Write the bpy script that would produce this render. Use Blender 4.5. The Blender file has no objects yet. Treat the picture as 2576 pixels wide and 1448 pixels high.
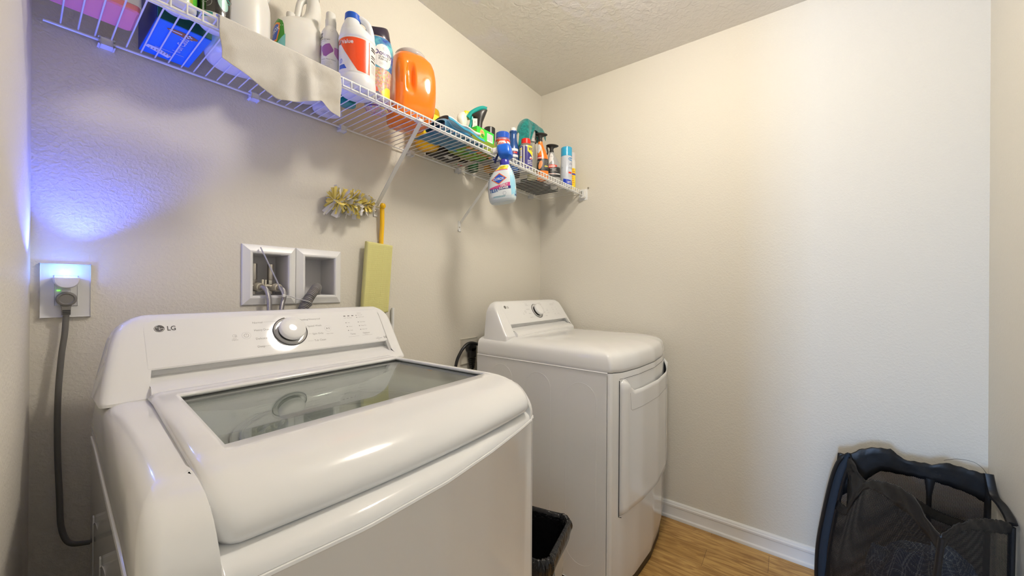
import bpy, bmesh, math, random
from mathutils import Vector, Matrix
random.seed(7)
PI = math.pi
sc = bpy.context.scene
col = sc.collection

# ------------------------------------------------------------------ camera
def cam_axes(yaw, pitch, roll):
    f = Vector((math.cos(yaw)*math.cos(pitch), math.sin(yaw)*math.cos(pitch), math.sin(pitch)))
    r = Vector((math.sin(yaw), -math.cos(yaw), 0)); u = r.cross(f)
    return r*math.cos(roll)+u*math.sin(roll), u*math.cos(roll)-r*math.sin(roll), f
r, u, f = cam_axes(math.radians(36.9195), math.radians(0.0313), math.radians(0.3851))
cd = bpy.data.cameras.new('camera'); cam = bpy.data.objects.new('camera', cd); col.objects.link(cam)
M = Matrix((r, u, -f)).transposed().to_4x4(); M.translation = Vector((-0.01135, -1.30759, 1.18372))
cam.matrix_world = M
cd.sensor_width = 36; cd.sensor_fit = 'HORIZONTAL'; cd.lens = 930.354/2576*36; cd.clip_start = 0.01
sc.camera = cam
# ------------------------------------------------------------------ world, exposure, big lights
w = bpy.data.worlds.new('world'); sc.world = w; w.use_nodes = True
w.node_tree.nodes['Background'].inputs[0].default_value = (0.75, 0.8, 1, 1)
w.node_tree.nodes['Background'].inputs[1].default_value = 0.05
sc.view_settings.view_transform = 'Standard'; sc.view_settings.look = 'None'
sc.view_settings.gamma = 1; sc.view_settings.use_curve_mapping = False
sc.view_settings.exposure = 0.0
LAMP = (1.0, 0.92, 0.80)          # warm ceiling lamp
LAMP_STRENGTH = 106.0
def light(name, kind, loc, energy, color, **kw):
    l = bpy.data.lights.new(name, kind); l.energy = energy; l.color = color
    for k, v in kw.items(): setattr(l, k, v)
    o = bpy.data.objects.new(name, l); col.objects.link(o); o.location = loc
    return o
# daylight of the window in the next room, coming in through the doorway
wl = light('window_daylight', 'AREA', (-4.42, -0.86, 0.90), 150, (0.38, 0.60, 1.0), shape='RECTANGLE', size=0.50, size_y=1.2)
wl.rotation_euler = (PI/2, 0, -PI/2)

# added cool fill light in the unseen next room, lifts the shade through the doorway
hl = light('hall_fill', 'AREA', (-1.7, -0.4, 2.30), 28, (0.70, 0.82, 1.0), shape='RECTANGLE', size=1.6, size_y=1.6)

# ------------------------------------------------------------------ materials
MATS = {}
def mat(name, c, rough=0.5, metal=0, coat=0, trans=0, ior=1.45, alpha=1, bump=None, emit=None, sheen=0, spec=0.5, sss=0):
    if name in MATS: return MATS[name]
    m = bpy.data.materials.new(name); m.use_nodes = True; nt = m.node_tree
    b = nt.nodes['Principled BSDF']; I = b.inputs
    I['Base Color'].default_value = (*c, 1); I['Roughness'].default_value = rough; I['Metallic'].default_value = metal
    I['Coat Weight'].default_value = coat; I['Coat Roughness'].default_value = 0.05
    I['Transmission Weight'].default_value = trans; I['IOR'].default_value = ior; I['Alpha'].default_value = alpha
    I['Specular IOR Level'].default_value = spec; I['Sheen Weight'].default_value = sheen
    if sss: I['Subsurface Weight'].default_value = sss; I['Subsurface Radius'].default_value = (0.02, 0.015, 0.01)
    if emit: I['Emission Color'].default_value = (*emit[0], 1); I['Emission Strength'].default_value = emit[1]
    # faint procedural variation on everything, and bump when asked
    tc = nt.nodes.new('ShaderNodeTexCoord')
    if bump:
        n = nt.nodes.new('ShaderNodeTexNoise'); n.inputs['Scale'].default_value = bump[0]; n.inputs['Detail'].default_value = bump[3] if len(bump) > 3 else 3
        bp = nt.nodes.new('ShaderNodeBump'); bp.inputs['Strength'].default_value = bump[1]; bp.inputs['Distance'].default_value = bump[2]
        nt.links.new(tc.outputs['Object'], n.inputs['Vector']); nt.links.new(n.outputs['Fac'], bp.inputs['Height']); nt.links.new(bp.outputs['Normal'], I['Normal'])
    MATS[name] = m
    return m
def mottle(m, c1, c2, scale, detail=3, lo=0.4, hi=0.6, stretch=None):
    """two tone noise colour on an existing material"""
    nt = m.node_tree; b = nt.nodes['Principled BSDF']
    tc = nt.nodes.new('ShaderNodeTexCoord'); n = nt.nodes.new('ShaderNodeTexNoise'); n.inputs['Scale'].default_value = scale; n.inputs['Detail'].default_value = detail
    mp = nt.nodes.new('ShaderNodeMapping'); 
    if stretch: mp.inputs['Scale'].default_value = stretch
    rp = nt.nodes.new('ShaderNodeValToRGB'); e = rp.color_ramp.elements
    e[0].position = lo; e[0].color = (*c1, 1); e[1].position = hi; e[1].color = (*c2, 1)
    nt.links.new(tc.outputs['Object'], mp.inputs['Vector']); nt.links.new(mp.outputs['Vector'], n.inputs['Vector']); nt.links.new(n.outputs['Fac'], rp.inputs['Fac']); nt.links.new(rp.outputs['Color'], b.inputs['Base Color'])
    return m
def wall_mat(name, c, big=False):
    m = mat(name, c, 0.62, spec=0.3); nt = m.node_tree; b = nt.nodes['Principled BSDF']
    tc = nt.nodes.new('ShaderNodeTexCoord')
    n1 = nt.nodes.new('ShaderNodeTexNoise'); n1.inputs['Scale'].default_value = 40 if big else 125; n1.inputs['Detail'].default_value = 3; n1.inputs['Roughness'].default_value = 0.5; n1.inputs['Distortion'].default_value = 0.6
    rp = nt.nodes.new('ShaderNodeValToRGB'); e = rp.color_ramp.elements; e[0].position = 0.40; e[1].position = 0.60 if big else 0.68
    n2 = nt.nodes.new('ShaderNodeTexNoise'); n2.inputs['Scale'].default_value = 190; n2.inputs['Detail'].default_value = 2
    mx = nt.nodes.new('ShaderNodeMath'); mx.operation = 'MULTIPLY_ADD'; mx.inputs[1].default_value = 0.25
    bp = nt.nodes.new('ShaderNodeBump'); bp.inputs['Strength'].default_value = 0.4 if big else 0.27; bp.inputs['Distance'].default_value = 0.0022 if big else 0.0017
    L = nt.links.new
    L(tc.outputs['Object'], n1.inputs['Vector']); L(tc.outputs['Object'], n2.inputs['Vector'])
    L(n1.outputs['Fac'], rp.inputs['Fac']); L(n2.outputs['Fac'], mx.inputs[0]); L(rp.outputs['Color'], mx.inputs[2]); L(mx.outputs[0], bp.inputs['Height']); L(bp.outputs['Normal'], b.inputs['Normal'])
    return m
M_WALL = wall_mat('wall_paint', (0.72, 0.685, 0.60))
M_CEIL = wall_mat('ceiling_texture', (0.78, 0.75, 0.69), big=True)
def floor_mat():
    m = mat('oak_vinyl_plank', (0.5, 0.32, 0.12), 0.38, bump=None); nt = m.node_tree; b = nt.nodes['Principled BSDF']; L = nt.links.new
    tc = nt.nodes.new('ShaderNodeTexCoord'); mp = nt.nodes.new('ShaderNodeMapping'); mp.inputs['Rotation'].default_value = (0, 0, PI/2)
    br = nt.nodes.new('ShaderNodeTexBrick'); br.offset = 0.37; br.inputs['Scale'].default_value = 1; br.inputs['Brick Width'].default_value = 0.62; br.inputs['Row Height'].default_value = 0.125
    br.inputs['Mortar Size'].default_value = 0.0008; br.inputs['Color1'].default_value = (0.66, 0.42, 0.15, 1); br.inputs['Color2'].default_value = (0.50, 0.295, 0.09, 1); br.inputs['Mortar'].default_value = (0.20, 0.11, 0.04, 1)
    L(tc.outputs['Object'], mp.inputs['Vector']); L(mp.outputs['Vector'], br.inputs['Vector'])
    m2 = nt.nodes.new('ShaderNodeMapping'); m2.inputs['Scale'].default_value = (9, 1.3, 1); n = nt.nodes.new('ShaderNodeTexNoise'); n.inputs['Scale'].default_value = 5; n.inputs['Detail'].default_value = 6; n.inputs['Distortion'].default_value = 1.6
    L(tc.outputs['Object'], m2.inputs['Vector']); L(m2.outputs['Vector'], n.inputs['Vector'])
    rp = nt.nodes.new('ShaderNodeValToRGB'); e = rp.color_ramp.elements; e[0].position = 0.36; e[0].color = (0.50, 0.40, 0.30, 1); e[1].position = 0.62; e[1].color = (1, 1, 1, 1)
    L(n.outputs['Fac'], rp.inputs['Fac'])
    mx = nt.nodes.new('ShaderNodeMixRGB'); mx.blend_type = 'MULTIPLY'; mx.inputs['Fac'].default_value = 0.85
    L(br.outputs['Color'], mx.inputs[1]); L(rp.outputs['Color'], mx.inputs[2]); L(mx.outputs[0], b.inputs['Base Color'])
    return m
M_FLOOR = floor_mat()
M_TRIM = mat('trim_white_paint', (0.80, 0.79, 0.76), 0.35)
M_ENAMEL = mat('white_enamel', (0.82, 0.82, 0.81), 0.12, coat=0.3)
M_PANEL = mat('white_panel_plastic', (0.82, 0.82, 0.81), 0.035, coat=0.0)
M_WPLAS = mat('white_plastic', (0.80, 0.80, 0.79), 0.3)
M_WIRE = mat('white_vinyl_wire', (0.80, 0.80, 0.78), 0.32)
M_GREYPRINT = mat('grey_print', (0.30, 0.29, 0.28), 0.5)
M_LOGO = mat('logo_dark_grey', (0.09, 0.085, 0.08), 0.45)
M_BLACK = mat('black_plastic', (0.012, 0.012, 0.012), 0.3)
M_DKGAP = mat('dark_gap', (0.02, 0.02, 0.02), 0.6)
M_CHROME = mat('chrome', (0.8, 0.8, 0.8), 0.12, metal=1)
M_STEEL = mat('brushed_nickel', (0.55, 0.52, 0.47), 0.28, metal=1)
M_GREYCORD = mat('grey_cord', (0.155, 0.15, 0.135), 0.45)

# ------------------------------------------------------------------ mesh builder
class MB:
    def __init__(s): s.v = []; s.f = []; s.m = []; s.uv = {}
    def add(s, vs, fs, mi=0, uvs=None):
        b = len(s.v); s.v += [tuple(p) for p in vs]
        for k, fc in enumerate(fs):
            if uvs: s.uv[len(s.f)] = [uvs[i] for i in fc]
            s.f.append([b+i for i in fc]); s.m.append(mi)
        return s
    def box(s, a, b, mi=0):
        x0, y0, z0 = a; x1, y1, z1 = b
        if x0 > x1: x0, x1 = x1, x0
        if y0 > y1: y0, y1 = y1, y0
        if z0 > z1: z0, z1 = z1, z0
        return s.add([(x0,y0,z0),(x1,y0,z0),(x1,y1,z0),(x0,y1,z0),(x0,y0,z1),(x1,y0,z1),(x1,y1,z1),(x0,y1,z1)],
              [(3,2,1,0),(4,5,6,7),(0,1,5,4),(1,2,6,5),(2,3,7,6),(3,0,4,7)], mi)
    def rbox(s, a, b, rad=0.004, mi=0, seg=3, mtx=None):
        bm = bmesh.new(); bmesh.ops.create_cube(bm, size=1)
        for v in bm.verts: v.co = Vector([ (a[i]+b[i])/2 + v.co[i]*(b[i]-a[i]) for i in range(3)])
        bmesh.ops.bevel(bm, geom=bm.edges[:], offset=rad, segments=seg, affect='EDGES', profile=0.5)
        bmesh.ops.recalc_face_normals(bm, faces=bm.faces[:])
        s.frombm(bm, mi, mtx); return s
    def frombm(s, bm, mi=0, mtx=None):
        bm.verts.index_update()
        s.add([(mtx @ v.co) if mtx else v.co for v in bm.verts], [[v.index for v in fc.verts] for fc in bm.faces], mi); bm.free()
    def grid(s, fn, nu, nv, cu=False, cv=False, mi=0, skip=None, flip=False):
        """fn(i,j) -> point ; i 0..nu, j 0..nv"""
        NU = nu if cu else nu+1; NV = nv if cv else nv+1
        vs = [fn(i, j) for j in range(NV) for i in range(NU)]; fs = []; uv = [(i/nu, j/nv) for j in range(NV) for i in range(NU)]
        for j in range(nv):
            for i in range(nu):
                if skip and skip(i, j): continue
                q = [j*NU+i, j*NU+(i+1) % NU, ((j+1) % NV)*NU+(i+1) % NU, ((j+1) % NV)*NU+i]
                fs.append(q[::-1] if flip else q)
        return s.add(vs, fs, mi, uv)
    def rings(s, rings, mi=0, cap0=True, cap1=True, closed=True):
        n = len(rings[0]); vs = [p for rg in rings for p in rg]; fs = []
        for j in range(len(rings)-1):
            for i in range(n if closed else n-1):
                a = j*n+i; b = j*n+(i+1) % n; fs.append((a, b, b+n, a+n))
        if cap0: fs.append(tuple(range(n))[::-1])
        if cap1: fs.append(tuple(range((len(rings)-1)*n, len(rings)*n)))
        return s.add(vs, fs, mi)
    def tube(s, path, rad, n=10, mi=0, caps=True, closed=False, flat=None):
        path = [Vector(p) for p in path]; N = len(path); rings = []; up = None
        for k in range(N):
            if closed: t = (path[(k+1) % N]-path[k-1])
            else: t = path[min(k+1, N-1)]-path[max(k-1, 0)]
            t.normalize()
            if up is None: up = Vector((0, 0, 1)) if abs(t.z) < 0.9 else Vector((1, 0, 0))
            x = up.cross(t); 
            if x.length < 1e-6: x = Vector((1, 0, 0)).cross(t)
            x.normalize(); y = t.cross(x); up = y
            rr = rad[k] if isinstance(rad, (list, tuple)) else rad
            fl = flat if flat else 1
            rings.append([path[k] + x*(rr*math.cos(2*PI*i/n)) + y*(rr*fl*math.sin(2*PI*i/n)) for i in range(n)])
        if closed: rings.append(rings[0]); caps = False
        return s.rings(rings, mi, caps, caps)
    def cyl(s, a, b, r0, r1=None, n=24, mi=0, bev=0):
        a = Vector(a); b = Vector(b); r1 = r0 if r1 is None else r1
        if bev:
            t = (b-a).normalized(); return s.tube([a, a+t*1e-5, a+t*bev, b-t*bev, b-t*1e-5, b], [r0-bev, r0-bev*0.3, r0, r1, r1-bev*0.3, r1-bev], n, mi)
        return s.tube([a, b], [r0, r1], n, mi)
    def lathe(s, prof, c=(0, 0, 0), n=32, mi=0, axis='z', cap=True):
        def P(rr, h, a):
            x = rr*math.cos(a); y = rr*math.sin(a)
            return {'z': (c[0]+x, c[1]+y, c[2]+h), 'y': (c[0]+x, c[1]-h, c[2]+y), 'x': (c[0]+h, c[1]+x, c[2]+y)}[axis]
        return s.rings([[P(rr, h, 2*PI*i/n) for i in range(n)] for rr, h in prof], mi, cap, cap)
    def build(s, name, mats, parent=None, ang=35, world=True, mods=None, flat=False):
        if not isinstance(mats, (list, tuple)): mats = [mats]
        off = Vector((0, 0, 0))
        if parent is not None and world:
            p = parent
            while p: off += p.location; p = p.parent
        me = bpy.data.meshes.new(name); me.from_pydata([tuple(Vector(v)-off) for v in s.v], [], s.f)
        for m in mats: me.materials.append(m)
        for i, p in enumerate(me.polygons): p.material_index = s.m[i]; p.use_smooth = not flat
        if s.uv:
            uvl = me.uv_layers.new(name='UVMap')
            for i, p in enumerate(me.polygons):
                if i in s.uv:
                    for k, li in enumerate(p.loop_indices): uvl.data[li].uv = s.uv[i][k]
        me.validate(); me.update()
        bm = bmesh.new(); bm.from_mesh(me); bmesh.ops.remove_doubles(bm, verts=bm.verts[:], dist=1e-6); bmesh.ops.recalc_face_normals(bm, faces=bm.faces[:]); bm.to_mesh(me); bm.free()
        if not flat: me.set_sharp_from_angle(angle=math.radians(ang))
        o = bpy.data.objects.new(name, me); col.objects.link(o)
        if parent is not None: o.parent = parent
        for md in (mods or []):
            mm = o.modifiers.new(md[0], md[0])
            for k, v in md[1].items(): setattr(mm, k, v)
        return o
def thing(name, label, cat, loc=(0, 0, 0), rotz=0, group=None, rot=None):
    o = bpy.data.objects.new(name, None); col.objects.link(o); o.location = loc; o.rotation_euler = rot or (0, 0, rotz)
    o.empty_display_size = 0.05; tag(o, label, cat, group); return o
def tag(o, label, cat, group=None):
    o['label'] = label; o['category'] = cat
    if group: o['group'] = group
    return o
def struct(o): o['kind'] = 'structure'; return o

# flat print (letters, label shapes) laid on a surface given by fn(u, v, off) -> point
_tc = {}
def text_polys(s, size, bold=0, align='LEFT', sx=1, shear=0):
    cu = bpy.data.curves.new('t', 'FONT'); cu.body = s; cu.size = size; cu.align_x = align; cu.resolution_u = 3; cu.offset = bold*size; cu.shear = shear
    ob = bpy.data.objects.new('t', cu); col.objects.link(ob); dg = bpy.context.evaluated_depsgraph_get(); dg.update()
    me = bpy.data.meshes.new_from_object(ob.evaluated_get(dg)); vs = [(v.co.x*sx, v.co.y) for v in me.vertices]; fs = [tuple(p.vertices) for p in me.polygons]
    bpy.data.objects.remove(ob); bpy.data.curves.remove(cu); bpy.data.meshes.remove(me)
    return vs, fs
class Decal:
    def __init__(s, fn, step=None, base=0.0003): s.fn = fn; s.mb = MB(); s.step = step; s.base = base; s.mats = []
    def mi(s, m):
        if m not in s.mats: s.mats.append(m)
        return s.mats.index(m)
    def put(s, vs, fs, m, layer):
        bm = bmesh.new(); bv = [bm.verts.new((x, y, 0)) for x, y in vs]
        for fc in fs:
            try: bm.faces.new([bv[i] for i in fc])
            except ValueError: pass
        if s.step:
            xs = [x for x, y in vs]; k = math.floor(min(xs)/s.step)+1
            while k*s.step < max(xs):
                bmesh.ops.bisect_plane(bm, geom=bm.verts[:]+bm.edges[:]+bm.faces[:], plane_co=(k*s.step, 0, 0), plane_no=(1, 0, 0)); k += 1
            ys = [y for x, y in vs]; st = s.step*2; k = math.floor(min(ys)/st)+1
            while k*st < max(ys):
                bmesh.ops.bisect_plane(bm, geom=bm.verts[:]+bm.edges[:]+bm.faces[:], plane_co=(0, k*st, 0), plane_no=(0, 1, 0)); k += 1
        bm.verts.index_update(); off = s.base+layer*0.00025
        s.mb.add([s.fn(v.co.x, v.co.y, off) for v in bm.verts], [[v.index for v in fc.verts] for fc in bm.faces], s.mi(m)); bm.free()
        return s
    def poly(s, pts, m, layer=0): return s.put(pts, [tuple(range(len(pts)))], m, layer)
    def rect(s, u0, v0, u1, v1, m, layer=0): return s.poly([(u0, v0), (u1, v0), (u1, v1), (u0, v1)], m, layer)
    def ell(s, u, v, a, b, m, layer=0, n=28, rot=0):
        return s.poly([(u+a*math.cos(t)*math.cos(rot)-b*math.sin(t)*math.sin(rot), v+a*math.cos(t)*math.sin(rot)+b*math.sin(t)*math.cos(rot)) for t in [2*PI*i/n for i in range(n)]], m, layer)
    def ring(s, u, v, a, wd, m, layer=0, n=28, a0=0, a1=2*PI):
        ts = [a0+(a1-a0)*i/n for i in range(n+1)]
        vs = [(u+a*math.cos(t), v+a*math.sin(t)) for t in ts]+[(u+(a-wd)*math.cos(t), v+(a-wd)*math.sin(t)) for t in ts]
        return s.put(vs, [(i, i+1, n+2+i, n+1+i) for i in range(n)], m, layer)
    def text(s, t, u, v, size, m, layer=1, bold=0, align='LEFT', sx=1, rot=0, shear=0):
        vs, fs = text_polys(t, size, bold, align, sx, shear); c, d = math.cos(rot), math.sin(rot)
        return s.put([(u+x*c-y*d, v+x*d+y*c) for x, y in vs], fs, m, layer)
    def lines(s, u, v, wd, n, gap, h, m, layer=1, jitter=0.3):
        """rows of print too small to read"""
        for k in range(n):
            ww = wd*(1-jitter*random.random()); x = u
            while x < u+ww:
                l = random.uniform(0.0015, 0.006); s.rect(x, v-k*gap, min(x+l, u+ww), v-k*gap+h, m, layer); x += l+0.0009
        return s
    def build(s, name, parent, world=True): return s.mb.build(name, s.mats, parent, world=world, flat=True)

# lofted bottle bodies in local coordinates: levels (z, rx, ry, exponent[, cx, cy]); theta 0 = -y
def sgnp(x, p): return math.copysign(abs(x)**p, x)
class Loft:
    def __init__(s, levels, n=40): s.L = [tuple(l)+(0, 0)[:6-len(l)] if len(l) < 6 else l for l in levels]; s.L = [l if len(l) == 6 else (l[0], l[1], l[2], l[3], 0, 0) for l in s.L]; s.n = n
    def ringpt(s, l, th, off=0):
        z, rx, ry, e, cx, cy = l
        x = rx*sgnp(math.sin(th), 2/e); y = -ry*sgnp(math.cos(th), 2/e); q = math.hypot(x, y) or 1
        return (cx+x*(1+off/q), cy+y*(1+off/q), z)
    def at(s, z):
        L = s.L
        for a, b in zip(L, L[1:]):
            if a[0] <= z <= b[0] and b[0] > a[0]:
                t = (z-a[0])/(b[0]-a[0]); return tuple(a[i]+(b[i]-a[i])*t for i in range(6))
        return L[0] if z < L[0][0] else L[-1]
    def mesh(s, mb=None, mi=0, z0=None, z1=None, skin=0, cap0=True, cap1=True):
        mb = mb or MB(); L = s.L
        if z0 is not None: L = [s.at(z0)]+[l for l in L if z0 < l[0] < z1]+[s.at(z1)]
        mb.rings([[s.ringpt(l, 2*PI*i/s.n, skin) for i in range(s.n)] for l in L], mi, cap0, cap1); return mb
    def fn(s, R, th0=0):
        return lambda uu, v, off: s.ringpt(s.at(v), th0+uu/R, off)
def smooth_levels(lv, k=4):
    out = []
    lv = [tuple(l)+(0,)*(6-len(l)) for l in lv]
    for i in range(len(lv)-1):
        p0 = lv[max(i-1, 0)]; p1 = lv[i]; p2 = lv[i+1]; p3 = lv[min(i+2, len(lv)-1)]
        for j in range(k):
            t = j/k; out.append(tuple(0.5*((2*p1[q])+(-p0[q]+p2[q])*t+(2*p0[q]-5*p1[q]+4*p2[q]-p3[q])*t*t+(-p0[q]+3*p1[q]-3*p2[q]+p3[q])*t**3) if q in (1, 2, 4, 5) else p1[q]+(p2[q]-p1[q])*t for q in range(6)))
    out.append(lv[-1]); return out
def bez(pts, n=24):
    """catmull-rom through points"""
    P = [Vector(p) for p in pts]; o = []
    for i in range(len(P)-1):
        p0 = P[max(i-1, 0)]; p1 = P[i]; p2 = P[i+1]; p3 = P[min(i+2, len(P)-1)]; k = max(2, n//(len(P)-1))
        for j in range(k):
            t = j/k; o.append(0.5*((2*p1)+(-p0+p2)*t+(2*p0-5*p1+4*p2-p3)*t*t+(-p0+3*p1-3*p2+p3)*t**3))
    o.append(P[-1]); return o

# ================================================================== THE SETTING
XR = 2.0334; YF = -1.8671; ZC = 2.44; YD = -1.12           # right wall, front wall, ceiling, door jamb
BX = [(0.412, 0.510), (0.563, 0.662)]; BZ = (1.156, 1.284)    # openings of the laundry supply box
def wl_x(y): return 0.002+0.055*y
# back wall with the two openings of the supply box
mb = MB()
xs = [-0.25, BX[0][0]-0.004, BX[0][1]+0.004, BX[1][0]-0.004, BX[1][1]+0.004, XR+0.12]; zs = [0, BZ[0]-0.004, BZ[1]+0.004, ZC]
for i in range(5):
    for j in range(3):
        if j == 1 and i in (1, 3): continue
        mb.box((xs[i], 0, zs[j]), (xs[i+1], 0.12, zs[j+1]))
struct(mb.build('wall_back', M_WALL, flat=True))
struct(MB().box((XR, 0, 0), (XR+0.12, YF-0.12, ZC)).build('wall_right', M_WALL, flat=True))
struct(MB().box((-4.6, YF, 0), (XR, YF-0.12, ZC)).build('wall_front', M_WALL, flat=True))
mb = MB()
mb.add([(wl_x(0), 0, 0), (wl_x(YD), YD, 0), (-0.2, YD, 0), (-0.2, 0, 0), (wl_x(0), 0, ZC), (wl_x(YD), YD, ZC), (-0.2, YD, ZC), (-0.2, 0, ZC)],
       [(3, 2, 1, 0), (4, 5, 6, 7), (0, 1, 5, 4), (1, 2, 6, 5), (2, 3, 7, 6), (3, 0, 4, 7)])
mb.box((-0.2, YD, 2.06), (wl_x(YD), YF, ZC))
struct(mb.build('wall_left', M_WALL, flat=True))
struct(MB().box((-4.6, 1.2, -0.06), (XR+0.12, YF-0.12, 0)).build('floor', M_FLOOR, flat=True))
struct(MB().box((-4.6, 1.2, ZC), (XR+0.12, YF-0.12, ZC+0.06)).build('ceiling', M_CEIL, flat=True))
# the next room, only reflected and giving the daylight
struct(MB().box((-4.6, 1.2, 0), (-0.2, 1.3, ZC)).build('wall_hall', M_WALL, flat=True))
mb = MB()
for a, b in (((-4.6, 1.2, 0), (-4.5, YF, 0.3)), ((-4.6, 1.2, 1.6), (-4.5, YF, ZC)), ((-4.6, 1.2, 0.3), (-4.5, -0.58, 1.6)), ((-4.6, -1.14, 0.3), (-4.5, YF, 1.6))): mb.box(a, b)
struct(mb.build('wall_far', M_WALL, flat=True))
# baseboard profile swept along the right wall and the back wall
prof = [(0, 0.0), (0.019, 0.0), (0.0195, 0.006), (0.018, 0.013), (0.0135, 0.018), (0.0125, 0.022), (0.0115, 0.058), (0.0135, 0.062), (0.0135, 0.070), (0.010, 0.0745), (0.009, 0.079), (0.005, 0.084), (0, 0.085)]
mb = MB().rings([[(XR-d, 0, z) for d, z in prof], [(XR-d, YF, z) for d, z in prof]]); struct(mb.build('baseboard_right', M_TRIM, ang=25))
mb = MB().rings([[(0, -d, z) for d, z in prof], [(XR, -d, z) for d, z in prof]]); struct(mb.build('baseboard_back', M_TRIM, ang=25))
mb = MB().rings([[(0, YF+d, z) for d, z in prof], [(XR, YF+d, z) for d, z in prof]]); struct(mb.build('baseboard_front', M_TRIM, ang=25))

# ------------------------------------------------------------------ ceiling lamp (above the frame)
t = thing('ceiling_light', 'round flush ceiling lamp with frosted dome in the middle of the ceiling, lighting the room', 'lamp', (1.03, -1.0, ZC))
MB().lathe([(0.12, 0), (0.12, -0.015), (0.10, -0.020)], (1.03, -1.0, ZC), 40).build('lamp_base', M_WPLAS, t)
M_DIFF = mat('frosted_glass_lit', (0.9, 0.9, 0.9), 0.5, emit=(LAMP, LAMP_STRENGTH))
MB().lathe([(0.088, -0.0205), (0.094, -0.05), (0.094, -0.09), (0.080, -0.118), (0.05, -0.134), (0.0, -0.140)], (1.03, -1.0, ZC), 40, cap=False).build('lamp_shade', M_DIFF, t)

# ------------------------------------------------------------------ wire shelf
SZ = 1.7655; SY = -0.3135
t = thing('wire_shelf', 'long white wire shelf on the back wall above both machines, full of cleaning supplies', 'shelf', (1.02, 0, SZ))
X0, X1 = 0.028, 2.022
def rod(name, a, b, rr, parent=t): return MB().tube([a, b], rr, 10).build(name, M_WIRE, parent)
rod('front_rod', (X0+0.01, SY, SZ-0.0025), (X1, SY, SZ-0.0025), 0.0032)
rod('front_rod', (X0+0.01, SY, SZ-0.0235), (X1, SY, SZ-0.0235), 0.0032)
rod('support_rod', (X0+0.01, -0.2745, SZ-0.0075), (X1, -0.2745, SZ-0.0075), 0.0032)
rod('rear_rod', (X0-0.012, -0.0135, SZ-0.0075), (X1, -0.0135, SZ-0.0075), 0.0032)
mb = MB(); x = X0+0.012
while x < X1:
    mb.tube([(x, -0.0135, SZ-0.0025), (x, SY+0.004, SZ-0.0025), (x, SY-0.0035, SZ-0.004), (x, SY-0.0042, SZ-0.012), (x, SY-0.0038, SZ-0.0265)], 0.00155, 6); x += 0.0254
mb.build('cross_wires', M_WIRE, t)
for cx in (0.109, 0.41, 0.685, 0.986, 1.27, 1.60, 1.90):
    mb = MB().rbox((cx-0.010, 0, SZ-0.020), (cx+0.010, -0.022, SZ-0.0035), 0.004)
    mb.cyl((cx+0.004, -0.004, SZ-0.004), (cx+0.004, -0.004, SZ+0.008), 0.006, n=12); mb.build('wall_clip', M_WPLAS, t)
for bx, wx in ((0.812, 0.828), (1.277, 1.291)):
    b = MB(); a = Vector((bx, SY+0.028, SZ-0.022)); e = Vector((wx, -0.008, 1.502))
    d = (e-a).normalized(); sx = Vector((1, 0, 0)); nx = d.cross(sx).normalized(); hw = 0.0075
    rings = []
    for p, wd in ((a-d*0.012, 0.5), (a, 1), (e-d*0.02, 1), (e-d*0.006, 0.9), (e, 0.45)):
        rings.append([p+sx*hw*wd+nx*0.0012, p-sx*hw*wd+nx*0.0012, p-sx*hw*wd-nx*0.0012, p+sx*hw*wd-nx*0.0012])
    b.rings(rings); b.rbox((bx-0.009, SY+0.018, SZ-0.010), (bx+0.009, SY+0.0455, SZ-0.0035), 0.001)
    br = b.build('support_brace', M_WIRE, t)
    p = MB().rbox((wx-0.0085, -0.0005, 1.462), (wx+0.0085, -0.0022, 1.512), 0.0008, seg=1)
    p.rbox((wx-0.0085, -0.0005, 1.462), (wx+0.0085, -0.003, 1.470), 0.0008, seg=1)
    p.build('foot_plate', M_WIRE, br)
    sm = MB().lathe([(0.0, 0), (0.0042, 0.0002), (0.004, 0.0016), (0.0016, 0.0024), (0.0015, 0.0012), (0, 0.0012)], (wx, -0.0022, 1.482), 14, axis='y'); sm.build('screw', M_STEEL, br)
# end bracket on the right wall
mb = MB(); prf = [(-0.286, 1.775), (-0.318, 1.775), (-0.322, 1.768), (-0.322, 1.733), (-0.315, 1.726), (-0.300, 1.726), (-0.292, 1.731), (-0.288, 1.738), (-0.291, 1.741), (-0.299, 1.734), (-0.312, 1.735), (-0.3135, 1.739), (-0.3135, 1.766), (-0.310, 1.7675), (-0.286, 1.7675)]
mb.rings([[(XR-0.001, y-0.004, z) for y, z in prf], [(XR-0.032, y-0.004, z) for y, z in prf]]); mb.box((XR-0.0005, -0.281, 1.717), (XR-0.003, -0.334, 1.783))
mb.build('end_bracket', M_WPLAS, t, ang=25)
MB().lathe([(0, 0), (0.005, 0), (0.005, 0.006), (0, 0.008)], (XR-0.004, -0.337, 1.787), 12, axis='y').build('screw', M_STEEL, t)

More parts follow.
